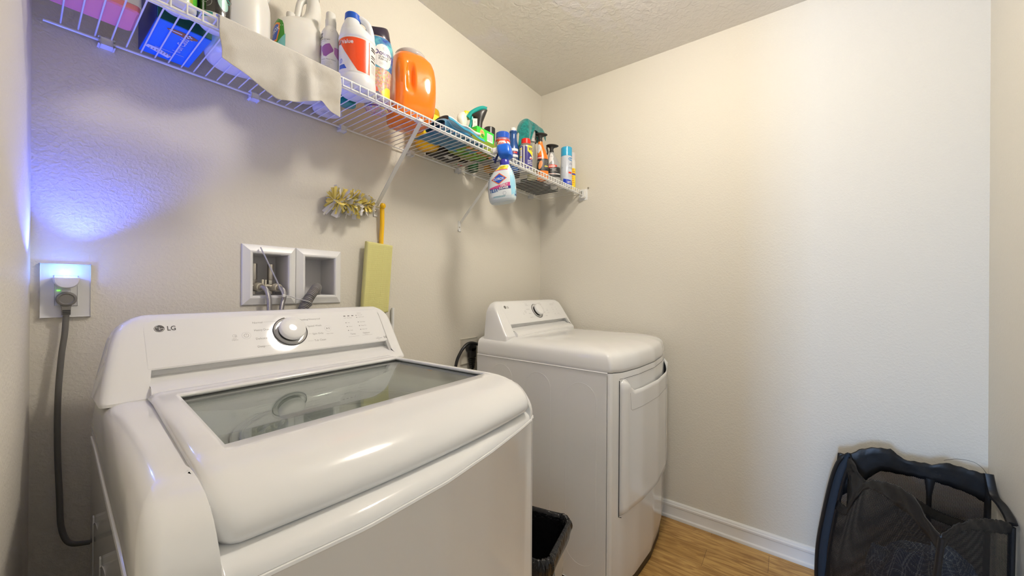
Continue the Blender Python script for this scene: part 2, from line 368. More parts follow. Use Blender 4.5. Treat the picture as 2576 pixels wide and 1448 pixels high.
# ================================================================== WASHER AND DRYER
def interp(t, x):
    if x <= t[0][0]: return t[0][1]
    for a, b in zip(t, t[1:]):
        if x <= b[0]: return a[1]+(b[1]-a[1])*(x-a[0])/(b[0]-a[0])
    return t[-1][1]
def outline(xl, xr, yr, yf, si, fi, fl=None, lidx=None, rc=0.022, nf=30):
    """closed footprint: rear left, down the left side, front with rounded corners, up the right side"""
    P = []
    for k in range(6): y = yr+(yf(0)+fi+rc-yr)*k/6; P.append((xl(y)+si, y))
    yl = yf(0)+fi; xL = xl(yl)+si
    for k in range(7):
        a = k/6*PI/2; P.append((xL+rc-rc*math.cos(a), yl+rc-rc*math.sin(a)))
    xRr = xr-si; yR = yf(1)+fi
    fr = [k/nf for k in range(1, nf)]
    if lidx: fr = sorted([((xq-xL-rc)/(xRr-xL-2*rc)) for xq in [lidx[0]-0.002+0.0009*k for k in range(12)]+[lidx[1]+0.002-0.0009*k for k in range(12)]]+[k/40 for k in range(3, 38)])
    for q_ in fr:
        x = xL+rc+(xRr-xL-2*rc)*q_; s = (x-xL)/(xRr-xL); y = yf(s)+fi
        if fl is not None:
            d = min(x-lidx[0], lidx[1]-x); bl = max(0, min(1, d/0.004)); bl = bl*bl*(3-2*bl); y = yf(s)+fi*(1-bl)+fl*bl
        P.append((x, y))
    for k in range(7):
        a = (1-k/6)*PI/2; P.append((xRr-rc+rc*math.cos(a), yR+rc-rc*math.sin(a)))
    for k in range(1, 7): y = yR+rc+(yr-yR-rc)*k/6; P.append((xRr, y))
    return P
def console_face(z, dy): return -0.275+dy+(z-0.957)*0.652
def make_console(root, x0, x1, dy, rx, lean=(0.035, 0.006), ztop=1.118, zbot=0.952):
    mb = MB(); yr = -0.135+dy; rc = 0.05
    ss = [0, 0.003, 0.008, 0.018, 0.034, 0.055, 0.075]; s0 = (rx[0]-x0)/(x1-x0); s1 = (rx[1]-x0)/(x1-x0)
    cols = [(s, 0) for s in ss]+[(s0-0.004, 0), (s0, 0), (s0, 1), (s0+0.012, 1)]+[(s0+(s1-s0)*k/8, 1) for k in range(1, 8)]+[(s1-0.012, 1), (s1, 1), (s1, 0), (s1+0.004, 0)]+[(1-s, 0) for s in ss[::-1]]
    rings = []
    for s, rec in cols:
        d = min(s, 1-s)*(x1-x0); zt = ztop-(rc-math.sqrt(max(0, rc*rc-(rc-d)**2)) if d < rc else 0)*0.9; pb = 0.012*(1-math.sqrt(max(0, 1-((0.014-d)/0.014)**2))) if d < 0.014 else 0
        yf = lambda z: console_face(z, dy)+pb
        pr = [(yr, zbot), (yr, zt-0.012), (yr-0.003, zt-0.003), (yr-0.010, zt), (yf(zt)+0.014, zt), (yf(zt)+0.006, zt-0.002), (yf(zt-0.008), zt-0.009), (yf(zt-0.02), zt-0.02)]
        z2 = min(zt-0.03, 1.05); pr += [(yf(z2), z2), (yf(1.010), 1.010), (yf(1.007)+(0.0015 if rec else 0), 1.007)]
        R = [(yf(1.007)+0.004, 1.0055), (yf(1.007)+0.020, 1.0035), (yf(1.007)+0.0205, 0.992), (yf(0.98)+0.010, 0.982), (yf(0.97)-0.012, 0.9735), (yf(0.965)-0.016, 0.9668), (yf(0.962)-0.0175, 0.9625), (yf(0.96)-0.0175, 0.953)]
        zz = [1.003, 0.999, 0.992, 0.984, 0.976, 0.968, 0.962, 0.9575]
        pr += R if rec else [(yf(z)-(0.004*((0.985-z)/0.03)**2 if z < 0.985 else 0), z) for z in zz]
        pr.append((pr[-1][0], zbot)); ring = []
        for y, z in pr:
            k = max(0, (z-0.957)/0.16); a = x0+lean[0]*k**1.2; b = x1-lean[1]*k; ring.append((a+(b-a)*s, y, z))
        rings.append(ring)
    mb.rings(rings, closed=False, cap0=True, cap1=True)
    return mb.build('console', M_ENAMEL, root, ang=40, mods=[])
def plane_fn(dx, dy):
    def fn(uu, v, off):
        z = 1.007+v*0.838; o = 0.0010+off
        return (uu+dx, console_face(1.007, dy)+v*0.546-0.838*o, z+0.546*o)
    return fn
def make_panel(root, dx, dy, dryer=False):
    fn = plane_fn(dx, dy); d = Decal(lambda a, b, o: fn(a, b, o-0.0009), base=0.0003)
    rad = 0.022; pts = [(0.150, 0.003), (0.722, 0.003)]
    for cx, a0 in ((0.722-rad, 0), (0.150+rad, PI/2)):
        for k in range(7): a = a0+k/6*PI/2; pts.append((cx+rad*math.cos(a), 0.118-rad+rad*math.sin(a)))
    d.poly(pts, M_PANEL, 0); pan = d.build('control_panel', root)
    pan.modifiers.new('thick', 'SOLIDIFY').thickness = 0.0006
    pr = Decal(fn, base=-0.0004); G = M_GREYPRINT
    # maker's mark: ring, letters in a disc, and the two letters beside it
    lg = Decal(fn, base=-0.0004); K = M_LOGO; x, y = 0.1748, 0.0971; k = 1
    lg.ell(x, y, 0.0088, 0.0088, K, 0, 36); W = M_WPLAS
    lg.ring(x, y, 0.0078, 0.0007, W, 1, 30, PI*0.02-0.35+PI*0.5+0.55, PI*2-0.15)
    lg.rect(x-0.0004, y-0.0035, x+0.0005, y+0.0035, W, 1); lg.rect(x-0.0004, y-0.0035, x+0.0024, y-0.0028, W, 1); lg.rect(x+0.0012, y-0.0004, x+0.0080, y+0.0004, W, 1)
    lg.ell(x-0.0036, y+0.0026, 0.0010, 0.0010, W, 1, 12)
    lg.text('LG', 0.1872, 0.0912, 0.0160, K, 0, bold=0.022, sx=0.80); lg.build('logo', root)
    if not dryer:
        for s_, a, b, sz in (('Normal', 0.3523, 0.0950, 0.0075), ('Heavy Duty', 0.3521, 0.0727, 0.0078), ('Delicates', 0.352, 0.0480, 0.0078), ('Deep', 0.3521, 0.0255, 0.0078), ('Bedding/Waterproof', 0.4687, 0.0957, 0.0068), ('Speed Wash', 0.4851, 0.0731, 0.0078), ('Spin Only', 0.4928, 0.0475, 0.0078), ('Tub Clean', 0.4930, 0.0262, 0.0078),
             ('Hold to Start', 0.5319, 0.0450, 0.0038), ('Wash', 0.598, 0.0935, 0.0033), ('Rinse & Spin', 0.609, 0.0935, 0.0033), ('Child Lock', 0.6460, 0.1086, 0.0032), ('Door Lock', 0.6467, 0.1015, 0.0036), ('Control Lock', 0.6471, 0.0940, 0.0036),
             ('Hot', 0.6063, 0.0760, 0.0040), ('Warm', 0.6063, 0.0626, 0.0040), ('Cold', 0.6063, 0.0490, 0.0042), ('Rinse+Spin', 0.6463, 0.0760, 0.0042), ('Water Plus', 0.6463, 0.0628, 0.0042), ('Heavy Soil', 0.6463, 0.0495, 0.0042),
             ('Temp.', 0.6036, 0.0352, 0.0070), ('Options', 0.6446, 0.0350, 0.0072), ('Hold 3 sec', 0.650, 0.0306, 0.0026), ('DIRECT DRIVE', 0.6837, 0.0120, 0.0034), ('Inverter', 0.688, 0.0160, 0.0026), ('Motor', 0.690, 0.0085, 0.0028), ('Smart', 0.3040, 0.0548, 0.0035), ('Diagnosis', 0.3017, 0.0515, 0.0035)):
            pr.text(s_, a, b, sz, G, 0)
        for a, b, c in ((0.3773, 0.0976, 0.408), (0.389, 0.0752, 0.397), (0.382, 0.050, 0.397), (0.369, 0.028, 0.405), (0.4815, 0.0505, 0.491), (0.475, 0.0287, 0.491), (0.480, 0.0755, 0.484), (0.595, 0.0285, 0.630), (0.6405, 0.029, 0.6756)): pr.rect(a, b, c, b+0.0004, G, 0)
        for a in (0.6024, 0.6155, 0.6287): pr.rect(a-0.0033, 0.1003, a+0.0033, 0.1029, M_LOGO, 0)
        for a, b in ((0.6416, 0.1019), (0.6416, 0.0946), (0.6009, 0.0775), (0.601, 0.064), (0.601, 0.0507), (0.6416, 0.0774), (0.6416, 0.064), (0.6416, 0.0507)): pr.rect(a-0.0012, b-0.0012, a+0.0012, b+0.0012, M_LOGO, 0)
        pr.text('10', 0.7108, 0.0104, 0.0115, M_LOGO, 0, bold=0.01); pr.poly([(0.5362, 0.0605), (0.5402, 0.0637), (0.5362, 0.0670)], G, 0); pr.rect(0.5420, 0.0605, 0.5430, 0.067, G, 0); pr.rect(0.5442, 0.0605, 0.5452, 0.067, G, 0)
        pr.ring(0.3089, 0.0640, 0.0042, 0.0004, G, 0); pr.rect(0.3095, 0.0605, 0.3135, 0.0655, G, 0); pr.rect(0.3101, 0.0611, 0.3129, 0.0649, M_PANEL, 1)
    else:
        for s_, a, b, al in (('Towels', 1, 0.1075, 1), ('Normal', 1, 0.0985, 1), ('Heavy Duty', 1, 0.0755, 1), ('Delicates', 1, 0.0500, 1), ('Speed Dry', 1, 0.0270, 1), ('Bedding', 0, 0.1095, 0), ('Time Dry', 0, 0.1005, 0), ('Less', 2, 0.0750, 0), ('More', 3, 0.0500, 0), ('Air Dry', 3, 0.0270, 0), ('Hold to Start', 4, 0.0450, 0)):
            xx = {1: 0.3745, 0: 0.4870, 2: 0.5020, 3: 0.4980, 4: 0.5330}[a]; pr.text(s_, xx, b, 0.0066 if a != 4 else 0.0038, G, 0, align='RIGHT' if al else 'LEFT')
        for a in (0.3765,): pr.rect(a, 0.1010, 0.403, 0.1014, G, 0); pr.rect(a, 0.0290, 0.395, 0.0294, G, 0)
        pr.rect(0.470, 0.0290, 0.495, 0.0294, G, 0)
        for a in (0.606, 0.620, 0.634): pr.rect(a-0.002, 0.1000, a+0.002, 0.1025, M_LOGO, 0)
        for s_, a, b in (('Sensing', 0.645, 0.107), ('Dry', 0.650, 0.1), ('High', 0.604, 0.077), ('More', 0.642, 0.077), ('Medium', 0.604, 0.063), ('Normal', 0.642, 0.063), ('Low', 0.604, 0.05), ('Less', 0.642, 0.05), ('Temp.', 0.602, 0.035), ('Dry Level', 0.636, 0.035), ('Smart', 0.300, 0.056), ('Diagnosis', 0.298, 0.050), ('Dry  Cool  Damp  Done', 0.603, 0.0935)): pr.text(s_, a, b, 0.0040 if 'Temp' not in s_ and 'Level' not in s_ else 0.0058, G, 0)
        pr.rect(0.595, 0.0275, 0.63, 0.0279, G, 0); pr.rect(0.636, 0.0275, 0.672, 0.0279, G, 0); pr.rect(0.541, 0.0608, 0.545, 0.065, G, 0)
    px, py = (0.3338, 0.0626) if not dryer else (0.326, 0.064)
    pr.ring(px, py, 0.0053, 0.0007, G, 0, 26, PI*0.62, PI*2.38); pr.rect(px-0.0004, py+0.0005, px+0.0004, py+0.0062, G, 0)
    pr.build('panel_print', root)
    # push buttons standing slightly proud
    n = Vector((0, -0.838, 0.546)); U = Vector((1, 0, 0)); V = Vector((0, 0.546, 0.838))
    def disc(c, prof, n_=40):
        c = Vector(fn(c[0], c[1], -0.001)); return MB().rings([[c+U*(r_*math.cos(2*PI*i/n_))+V*(r_*math.sin(2*PI*i/n_))+n*h for i in range(n_)] for r_, h in prof])
    kc = (0.4372, 0.0640)
    # dial: recessed grey dish, chrome arc, raised knob
    disc(kc, [(0.0425, -0.002), (0.0425, 0.0022), (0.0415, 0.0026), (0.0408, 0.0022), (0.038, 0.0006), (0.030, -0.0004)]).build('dial_ring', mat('dial_grey', (0.62, 0.61, 0.59), 0.22, coat=0.3), root)
    arc = MB(); c = Vector(fn(kc[0], kc[1], 0.0015))
    arc.tube([c+U*(0.0424*math.cos(a))+V*(0.0424*math.sin(a)) for a in [math.radians(100+k*6) for k in range(47)]], 0.0011, 8); arc.build('dial_chrome_arc', mat('dark_chrome', (0.10, 0.10, 0.10), 0.2, metal=1), root)
    kn = disc(kc, [(0.0300, 0.0002), (0.0300, 0.0105), (0.0305, 0.011)]); stem = kn.build('dial_stem', M_BLACK, root)
    disc(kc, [(0.0315, 0.0110), (0.0325, 0.0120), (0.0328, 0.021), (0.0318, 0.0235), (0.0295, 0.0252), (0.020, 0.0262), (0.0, 0.0266)]).build('dial_knob', M_PANEL, root)
    for bx, by, br in ((px, py, 0.0105), (0.541, 0.0637, 0.0105)):
        disc((bx, by), [(br, -0.001), (br, 0.0004), (br-0.0012, 0.0009), (br-0.002, 0.0004), (0, 0.0003)], 28).build('push_button', M_PANEL, root)
# ------------------------------------------------------------------ washer
WX0, WX1, WYR = 0.08, 0.766, -0.135
washer = thing('washing_machine', 'white top load washing machine with glass lid and dial, nearest the camera under the shelf', 'washing machine', (0.42, -0.48, 0))
wxl = lambda y: WX0-0.022*max(0, min(1.2, (-0.16-y)/0.6))
WF = [(0, -0.822), (0.12, -0.845), (0.3, -0.861), (0.5, -0.860), (0.68, -0.845), (0.85, -0.824), (1, -0.802)]
wyf = lambda s: interp(WF, s)
def ring_at(o, z): return [(x, y, z) for x, y in o]
mb = MB(); O = lambda si, fi, fl=None, rc=0.022: outline(wxl, WX1, WYR, wyf, si, fi, fl, (0.1165, 0.7325), rc)
mb.rings([ring_at(O(0.001, 0.002), 0.02), ring_at(O(0, 0), 0.03), ring_at(O(0, 0), 0.45), ring_at(O(0, 0), 0.860), ring_at(O(-0.0016, -0.0018), 0.8635), ring_at(O(-0.0008, -0.001), 0.8668), ring_at(O(0.003, 0.003), 0.8675)])
mb.build('cabinet', M_ENAMEL, washer, ang=30)
# side embossing, faint long ribs on the left side
mb = MB()
for y in (-0.30, -0.47, -0.64): mb.tube(bez([(wxl(y)+0.0015, y-0.06, 0.06), (wxl(y)+0.0005, y-0.06, 0.68), (wxl(y)+0.0005, y-0.045, 0.73), (wxl(y)+0.0005, y, 0.745), (wxl(y)+0.0005, y+0.045, 0.73), (wxl(y)+0.0005, y+0.06, 0.68), (wxl(y)+0.0015, y+0.06, 0.06)], 30), 0.0012, 6)
mb.build('side_embossing', M_ENAMEL, washer)
lv = [(0.8676, 0.0012, 0.0012, 0.0015), (0.876, 0.0002, 0.0005, 0.004), (0.884, 0.0005, 0.0015, 0.014), (0.890, 0.001, 0.003, 0.035), (0.894, 0.001, 0.004, 0.058), (0.905, 0.0018, 0.009, 0.066), (0.918, 0.003, 0.018, 0.074), (0.930, 0.005, 0.028, 0.084), (0.940, 0.008, 0.040, 0.094), (0.948, 0.013, 0.056, 0.106), (0.9535, 0.021, 0.078, 0.12), (0.9560, 0.031, 0.10, 0.13), (0.9568, 0.042, 0.115, 0.135)]
rg = [ring_at(O(a, b, c), z) for z, a, b, c in lv]
base = O(0.042, 0.115, 0.135); cl = lambda p, m=0.0: (max(0.150+m, min(0.705-m, p[0])), max(-0.705+m, min(-0.335-m, p[1])))
rg.append([(*cl(p), 0.9535) for p in base]); rg.append([(*cl(p, 0.006), 0.940) for p in base])
def ang_of(p): return math.atan2(p[1]+0.515, p[0]-0.428)
def circ(rr, z): return [(0.428+rr*math.cos(ang_of(p)), -0.515+rr*math.sin(ang_of(p)), z) for p in base]
rg += [[( (cl(p, 0.006)[0]+c[0])/2, (cl(p, 0.006)[1]+c[1])/2, 0.925) for p, c in zip(base, circ(0.225, 0))], circ(0.225, 0.912), circ(0.213, 0.900), circ(0.209, 0.880)]
MB().rings(rg, cap0=False, cap1=False).build('top_cover', M_ENAMEL, washer, ang=38)
M_TUB = mat('tub_steel', (0.55, 0.54, 0.52), 0.35, metal=0.6); M_RING = mat('balance_ring_grey', (0.66, 0.66, 0.65), 0.3)
n_ = 56; cr = lambda rr, z: [(0.428+rr*math.cos(2*PI*i/n_), -0.515+rr*math.sin(2*PI*i/n_), z) for i in range(n_)]
tub = MB().rings([cr(0.207, 0.893), cr(0.203, 0.898), cr(0.190, 0.896), cr(0.182, 0.885), cr(0.180, 0.862), cr(0.186, 0.858)], cap0=False, cap1=False).build('balance_ring', M_RING, washer)
MB().rings([cr(0.186, 0.859), cr(0.200, 0.84), cr(0.200, 0.50), cr(0.19, 0.47), cr(0.06, 0.46), cr(0.05, 0.50), cr(0.001, 0.505)], cap0=False, cap1=True).build('tub', M_TUB, washer)
rs = MB()
for k in range(3):
    rs.tube([(0.428+(0.193-0.004*k)*math.cos(2*PI*i/n_), -0.515+(0.193-0.004*k)*math.sin(2*PI*i/n_), 0.8985-0.001*k) for i in range(n_)], 0.0008, 5, closed=True)
rs.build('ring_ridges', M_RING, washer)
# lid
sc_ = [-1, -0.992, -0.975, -0.955, -0.925, -0.905, -0.885]+[-0.885+1.81*k/14 for k in range(1, 14)]+[0.925, 0.945, 0.962, 0.978, 0.992, 1.0]
rows = [(-0.284, 0.9530, 0.266, 0), (-0.2845, 0.9585, 0.270, 0), (-0.287, 0.9612, 0.274, 0), (-0.292, 0.9622, 0.2765, 0), (-0.330, 0.9622, 0.2772, 0), (-0.345, 0.9620, 0.2775, 0)]
rows += [(-0.345-0.345*k/6, 0.9620-0.0015*k/6, 0.2775+0.0225*k/6, 0) for k in range(1, 7)]
rows += [(-0.715, 0.9590, 0.3008, 0.002), (-0.738, 0.9555, 0.3018, 0.006), (-0.757, 0.9500, 0.3024, 0.010), (-0.773, 0.9430, 0.3026, 0.013), (-0.787, 0.9340, 0.3026, 0.016), (-0.798, 0.9235, 0.302, 0.018), (-0.8045, 0.9130, 0.3008, 0.0195), (-0.8065, 0.9040, 0.2985, 0.020), (-0.8045, 0.8985, 0.295, 0.020), (-0.799, 0.8955, 0.291, 0.019), (-0.786, 0.8950, 0.287, 0.016), (-0.770, 0.9000, 0.284, 0.012)]
def lidpt(i, j):
    s = sc_[i]; y, z, hw, bow = rows[j]; a = abs(s); e = max(0, (a-0.945)/0.055); fr = max(0, min(1, (0.95-z)/0.04)) if y < -0.7 else 0
    return (0.4238+s*hw, y-bow*(1-s*s)+0.024*fr*(1-math.sqrt(max(0, 1-e*e))), z-0.0065*(1-math.sqrt(max(0, 1-e*e)))*(1-fr*0.7))
iL = sc_.index(-0.885); iR = sc_.index(0.925); jA = 5; jB = 11
MB().grid(lidpt, len(sc_)-1, len(rows)-1, skip=lambda i, j: iL <= i < iR and jA <= j < jB, flip=True).build('lid', M_ENAMEL, washer, ang=60, mods=[('SOLIDIFY', dict(thickness=0.007, offset=1)), ])
gl = mat('smoked_glass', (0.82, 0.86, 0.84), 0.01, trans=1, ior=1.5)
nt = gl.node_tree; tr = nt.nodes.new('ShaderNodeBsdfTransparent'); tr.inputs[0].default_value = (0.76, 0.79, 0.77, 1); gg = nt.nodes.new('ShaderNodeBsdfGlossy'); gg.inputs['Roughness'].default_value = 0.012; lw_ = nt.nodes.new('ShaderNodeLayerWeight'); lw_.inputs['Blend'].default_value = 0.5; p5 = nt.nodes.new('ShaderNodeMath'); p5.operation = 'POWER'; p5.inputs[1].default_value = 4.2; fr = nt.nodes.new('ShaderNodeMath'); fr.operation = 'MULTIPLY_ADD'; fr.inputs[1].default_value = 0.86; fr.inputs[2].default_value = 0.04; nt.links.new(lw_.outputs['Facing'], p5.inputs[0]); nt.links.new(p5.outputs[0], fr.inputs[0]); mxs = nt.nodes.new('ShaderNodeMixShader')
nt.links.new(fr.outputs[0], mxs.inputs[0]); nt.links.new(tr.outputs[0], mxs.inputs[1]); nt.links.new(gg.outputs[0], mxs.inputs[2]); nt.links.new(mxs.outputs[0], nt.nodes['Material Output'].inputs['Surface'])
def lidxy(s, y): k = (-0.345-y)/0.345; return (0.4238+s*(0.2775+0.0225*k), y, 0.9606-0.0015*k)
q = [lidxy(-0.892, -0.342), lidxy(0.932, -0.342), lidxy(0.932, -0.693), lidxy(-0.892, -0.693)]
g = MB(); g.rings([[(x, y, z-0.004) for x, y, z in q], q]); g.build('lid_glass', gl, washer, flat=True)
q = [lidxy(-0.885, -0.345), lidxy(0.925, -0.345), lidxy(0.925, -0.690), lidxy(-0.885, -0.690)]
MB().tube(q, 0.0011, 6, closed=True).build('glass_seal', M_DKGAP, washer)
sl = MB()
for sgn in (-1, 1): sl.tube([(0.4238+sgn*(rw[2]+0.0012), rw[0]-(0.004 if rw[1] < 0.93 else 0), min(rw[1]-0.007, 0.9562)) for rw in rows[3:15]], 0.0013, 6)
sl.build('lid_gap_shade', M_DKGAP, washer)  # shade of the groove beside the lid, drawn as dark tubes
st = Decal(lambda a, b, o: (a, b, 0.9562-0.0015*((-0.345-b)/0.345)-o)); st.rect(0.668, -0.520, 0.676, -0.500, mat('orange_sticker', (0.9, 0.35, 0.02), 0.5), 0)
for k in range(5): st.rect(0.640+0.004*k, -0.56+0.002*k, 0.6405+0.004*k, -0.545+0.003*k, mat('sticker_print', (0.45, 0.25, 0.2), 0.5), 0)
st.build('lid_sticker', washer)
make_console(washer, 0.079, 0.767, 0, (0.147, 0.724)); make_panel(washer, 0, 0)
# ------------------------------------------------------------------ dryer
DDX, DDY = 1.258, 0.010
dryer = thing('clothes_dryer', 'white front door clothes dryer with curved front, standing against the right wall', 'dryer', (1.67, -0.45, 0))
DX0, DX1, DYR = 1.322, 2.010, -0.100
dxl = lambda y: DX0
DF = [(0, -0.778), (0.08, -0.800), (0.25, -0.822), (0.5, -0.834), (0.75, -0.822), (0.92, -0.800), (1, -0.778)]
dyf = lambda s: interp(DF, s)
D = lambda si, fi, rc=0.016: outline(dxl, DX1, DYR, dyf, si, fi, rc=rc)
MB().rings([ring_at(D(0.008, 0.012), 0.0), ring_at(D(0.008, 0.012), 0.03)]).build('base', M_BLACK, dryer)
# side/rear shell behind y=-0.757 and the curved front panel
side = MB(); 
for x, sg in ((DX0, 1), (DX1, -1)): pass
side.rbox((DX0, DYR, 0.022), (DX1, -0.756, 0.864), 0.003); side.build('cabinet', M_ENAMEL, dryer)
def front_ring(z, off=0, xo=0):
    o = D(xo, off)[6:-6]; return [(DX0+xo, -0.7575)]+[tuple(p) for p in o]+[(DX1-xo, -0.7575)]
fr_ = lambda z, off=0, xo=0: [(x, y, z) for x, y in front_ring(z, off, xo)]
N_ = len(front_ring(0)); rr_ = [fr_(0.024, 0.02, 0.002), fr_(0.030, 0.012, 0.001), fr_(0.10, 0.0), fr_(0.45), fr_(0.855), fr_(0.8635, 0.001, 0.001), fr_(0.865, 0.005, 0.004)]
MB().rings(rr_).build('front_panel', M_ENAMEL, dryer, ang=30)
MB().rings([ring_at(D(0.0022, 0.003), 0.8632), ring_at(D(0.0022, 0.003), 0.8672)]).build('cover_gap', M_DKGAP, dryer)
# embossed arches on the left side
mb = MB()
for y0, y1, zt in ((-0.715, -0.583, 0.812), (-0.510, -0.385, 0.825), (-0.31, -0.185, 0.835)):
    c = (y0+y1)/2; h = (y1-y0)/2; path = [(DX0+0.0006, y0, 0.16)]+[(DX0+0.0006, c-h*math.cos(a), zt-h+h*math.sin(a)) for a in [PI*k/14 for k in range(15)]]+[(DX0+0.0006, y1, 0.16)]+[(DX0+0.0006, c+h*math.cos(a), 0.16-h*math.sin(a)) for a in [PI*k/10 for k in range(1, 10)]]
    mb.tube(path, 0.0013, 6, closed=True)
mb.build('side_embossing', M_ENAMEL, dryer)
# top cover: low skirt, crowned top
lv = [(0.8665, 0.0015, 0.002), (0.870, 0.0, 0.0), (0.880, -0.0005, -0.001), (0.900, 0.0005, 0.001), (0.912, 0.002, 0.004), (0.922, 0.0040, 0.007), (0.930, 0.0075, 0.013), (0.937, 0.0145, 0.024), (0.943, 0.027, 0.040), (0.948, 0.046, 0.062), (0.9515, 0.068, 0.088), (0.9545, 0.100, 0.125), (0.956, 0.15, 0.19)]
MB().rings([ring_at(outline(dxl, DX1, DYR, dyf, a, b, rc=0.016+a*0.4), z) for z, a, b in lv]).build('top_cover', M_ENAMEL, dryer, ang=40)
make_console(dryer, 0.079+DDX, 0.767+DDX-0.02, DDY, (0.147+DDX, 0.712+DDX), lean=(0.03, 0.012), zbot=0.915)
make_panel(dryer, DDX, DDY, dryer=True)
# door on the curved front
def ds(x): return (x-DX0)/(DX1-DX0)
def door_y(x): return dyf(ds(x))
mb = MB(); dx0, dx1, dz0, dz1 = 1.358, 1.975, 0.318, 0.838
nu, nv = 34, 26
def doorpt(i, j):
    x = dx0+(dx1-dx0)*i/nu; z = dz0+(dz1-dz0)*j/nv; e = min((x-dx0), (dx1-x))/0.028; e = max(0, min(1, e)); k = math.sqrt(1-(1-e)**2)
    eb = max(0, min(1, (z-dz0)/0.02)); kb = math.sqrt(1-(1-eb)**2); et = max(0, min(1, (dz1-z)/0.02)); kt = math.sqrt(1-(1-et)**2)
    # handle notch lowers the middle of the top edge
    zz = z
    m = max(0, min(1, (min(x-dx0, dx1-x)-0.040)/0.022)); m = m*m*(3-2*m); kt = kt*(1-m)+m; zz = z-m*0.048*max(0, (z-0.45)/(dz1-0.45))
    bot = 0.03*abs(2*ds(x)-1)*0
    return (x, door_y(x)+0.002-0.019*k*kb*kt, zz+bot)
mb.grid(doorpt, nu, nv)
mb.build('door', M_ENAMEL, dryer, ang=50, mods=[('SOLIDIFY', dict(thickness=0.003, offset=-1))])
sm = MB(); sm.tube([(x, door_y(x)-0.0176, 0.716-0*k) for k, x in enumerate([1.412+(1.922-1.412)*q/20 for q in range(21)])], 0.0006, 5); sm.tube([(1.412, door_y(1.412)-0.0176, 0.716), (1.403, door_y(1.403)-0.017, 0.724), (1.399, door_y(1.399)-0.0168, 0.785)], 0.0006, 5)
sm.build('handle_seam', mat('seam_grey', (0.30, 0.29, 0.28), 0.5), dryer)
gp = MB(); gp.tube([(dx0-0.001, door_y(dx0)-0.0004, 0.835), (dx0-0.001, door_y(dx0)-0.0004, 0.318), (dx0+0.012, door_y(dx0+0.012)-0.0004, 0.312)], 0.0013, 6)
gp.tube([(x, door_y(x)-0.0004, 0.841) for x in [dx0+(dx1-dx0)*k/20 for k in range(21)]], 0.0006, 6); gp.build('door_gap', M_DKGAP, dryer)

# ================================================================== WALL FITTINGS
P3 = Vector
# laundry supply box: two framed openings
t = thing('supply_box', 'white recessed laundry supply box with two framed openings and water valves, above the washer', 'supply box', (0.535, 0, 1.22))
def frame(cx0, cx1, ox0, ox1):
    z0, z1 = 1.127, 1.3115; c = lambda a, b, zz0, zz1, y: [(a, y, zz0), (b, y, zz0), (b, y, zz1), (a, y, zz1)]
    R = [c(cx0, cx1, z0, z1, 0), c(cx0, cx1, z0, z1, -0.004), c(cx0+0.002, cx1-0.002, z0+0.002, z1-0.002, -0.006), c(cx0+0.004, cx1-0.004, z0+0.004, z1-0.004, -0.0065), c(ox0-0.008, ox1+0.008, BZ[0]-0.008, BZ[1]+0.008, -0.013), c(ox0-0.003, ox1+0.003, BZ[0]-0.003, BZ[1]+0.003, -0.0125), c(ox0, ox1, BZ[0], BZ[1], -0.009), c(ox0, ox1, BZ[0], BZ[1], 0.0)]
    return MB().rings(R, cap0=False, cap1=False).build('frame', M_WPLAS, t, ang=12)
frame(0.3845, 0.5345, *BX[0]); frame(0.5355, 0.6875, *BX[1])
for a, b in BX:
    c = lambda y, e=0: [(a-e, y, BZ[0]-e), (b+e, y, BZ[0]-e), (b+e, y, BZ[1]+e), (a-e, y, BZ[1]+e)]
    MB().rings([c(0.0), c(0.085, -0.002)], cap0=False, cap1=True).build('recess', mat('box_inside', (0.66, 0.65, 0.66), 0.35), t, ang=12)
def valve(x):
    m = MB(); m.cyl((x, 0.045, 1.205), (x, 0.045, 1.256), 0.0098, n=24, bev=0.0012); v = m.build('valve_body', M_STEEL, t)
    m = MB(); m.cyl((x, 0.045, 1.160), (x, 0.045, 1.204), 0.0065, n=18); m.cyl((x, 0.045, 1.190), (x, 0.045, 1.204), 0.0105, n=8, bev=0.001); m.cyl((x-0.012, 0.045, 1.185), (x+0.012, 0.045, 1.185), 0.008, n=18); m.cyl((x, 0.045, 1.178), (x+0.004, 0.010, 1.176), 0.009, n=20)
    m.build('valve_fitting', M_STEEL, v)
valve(0.431); valve(0.479)
m = MB(); m.tube([(0.437, 0.04, 1.187), (0.475, 0.04, 1.187)], 0.004, 10); m.rbox((0.4565, 0.024, 1.178), (0.4605, 0.030, 1.205), 0.0012); m.rbox((0.4475, 0.024, 1.182), (0.4530, 0.030, 1.206), 0.0012); m.rbox((0.447, 0.024, 1.181), (0.462, 0.03, 1.187), 0.001)
m.build('valve_lever', mat('ivory_lever', (0.75, 0.70, 0.58), 0.3), t)
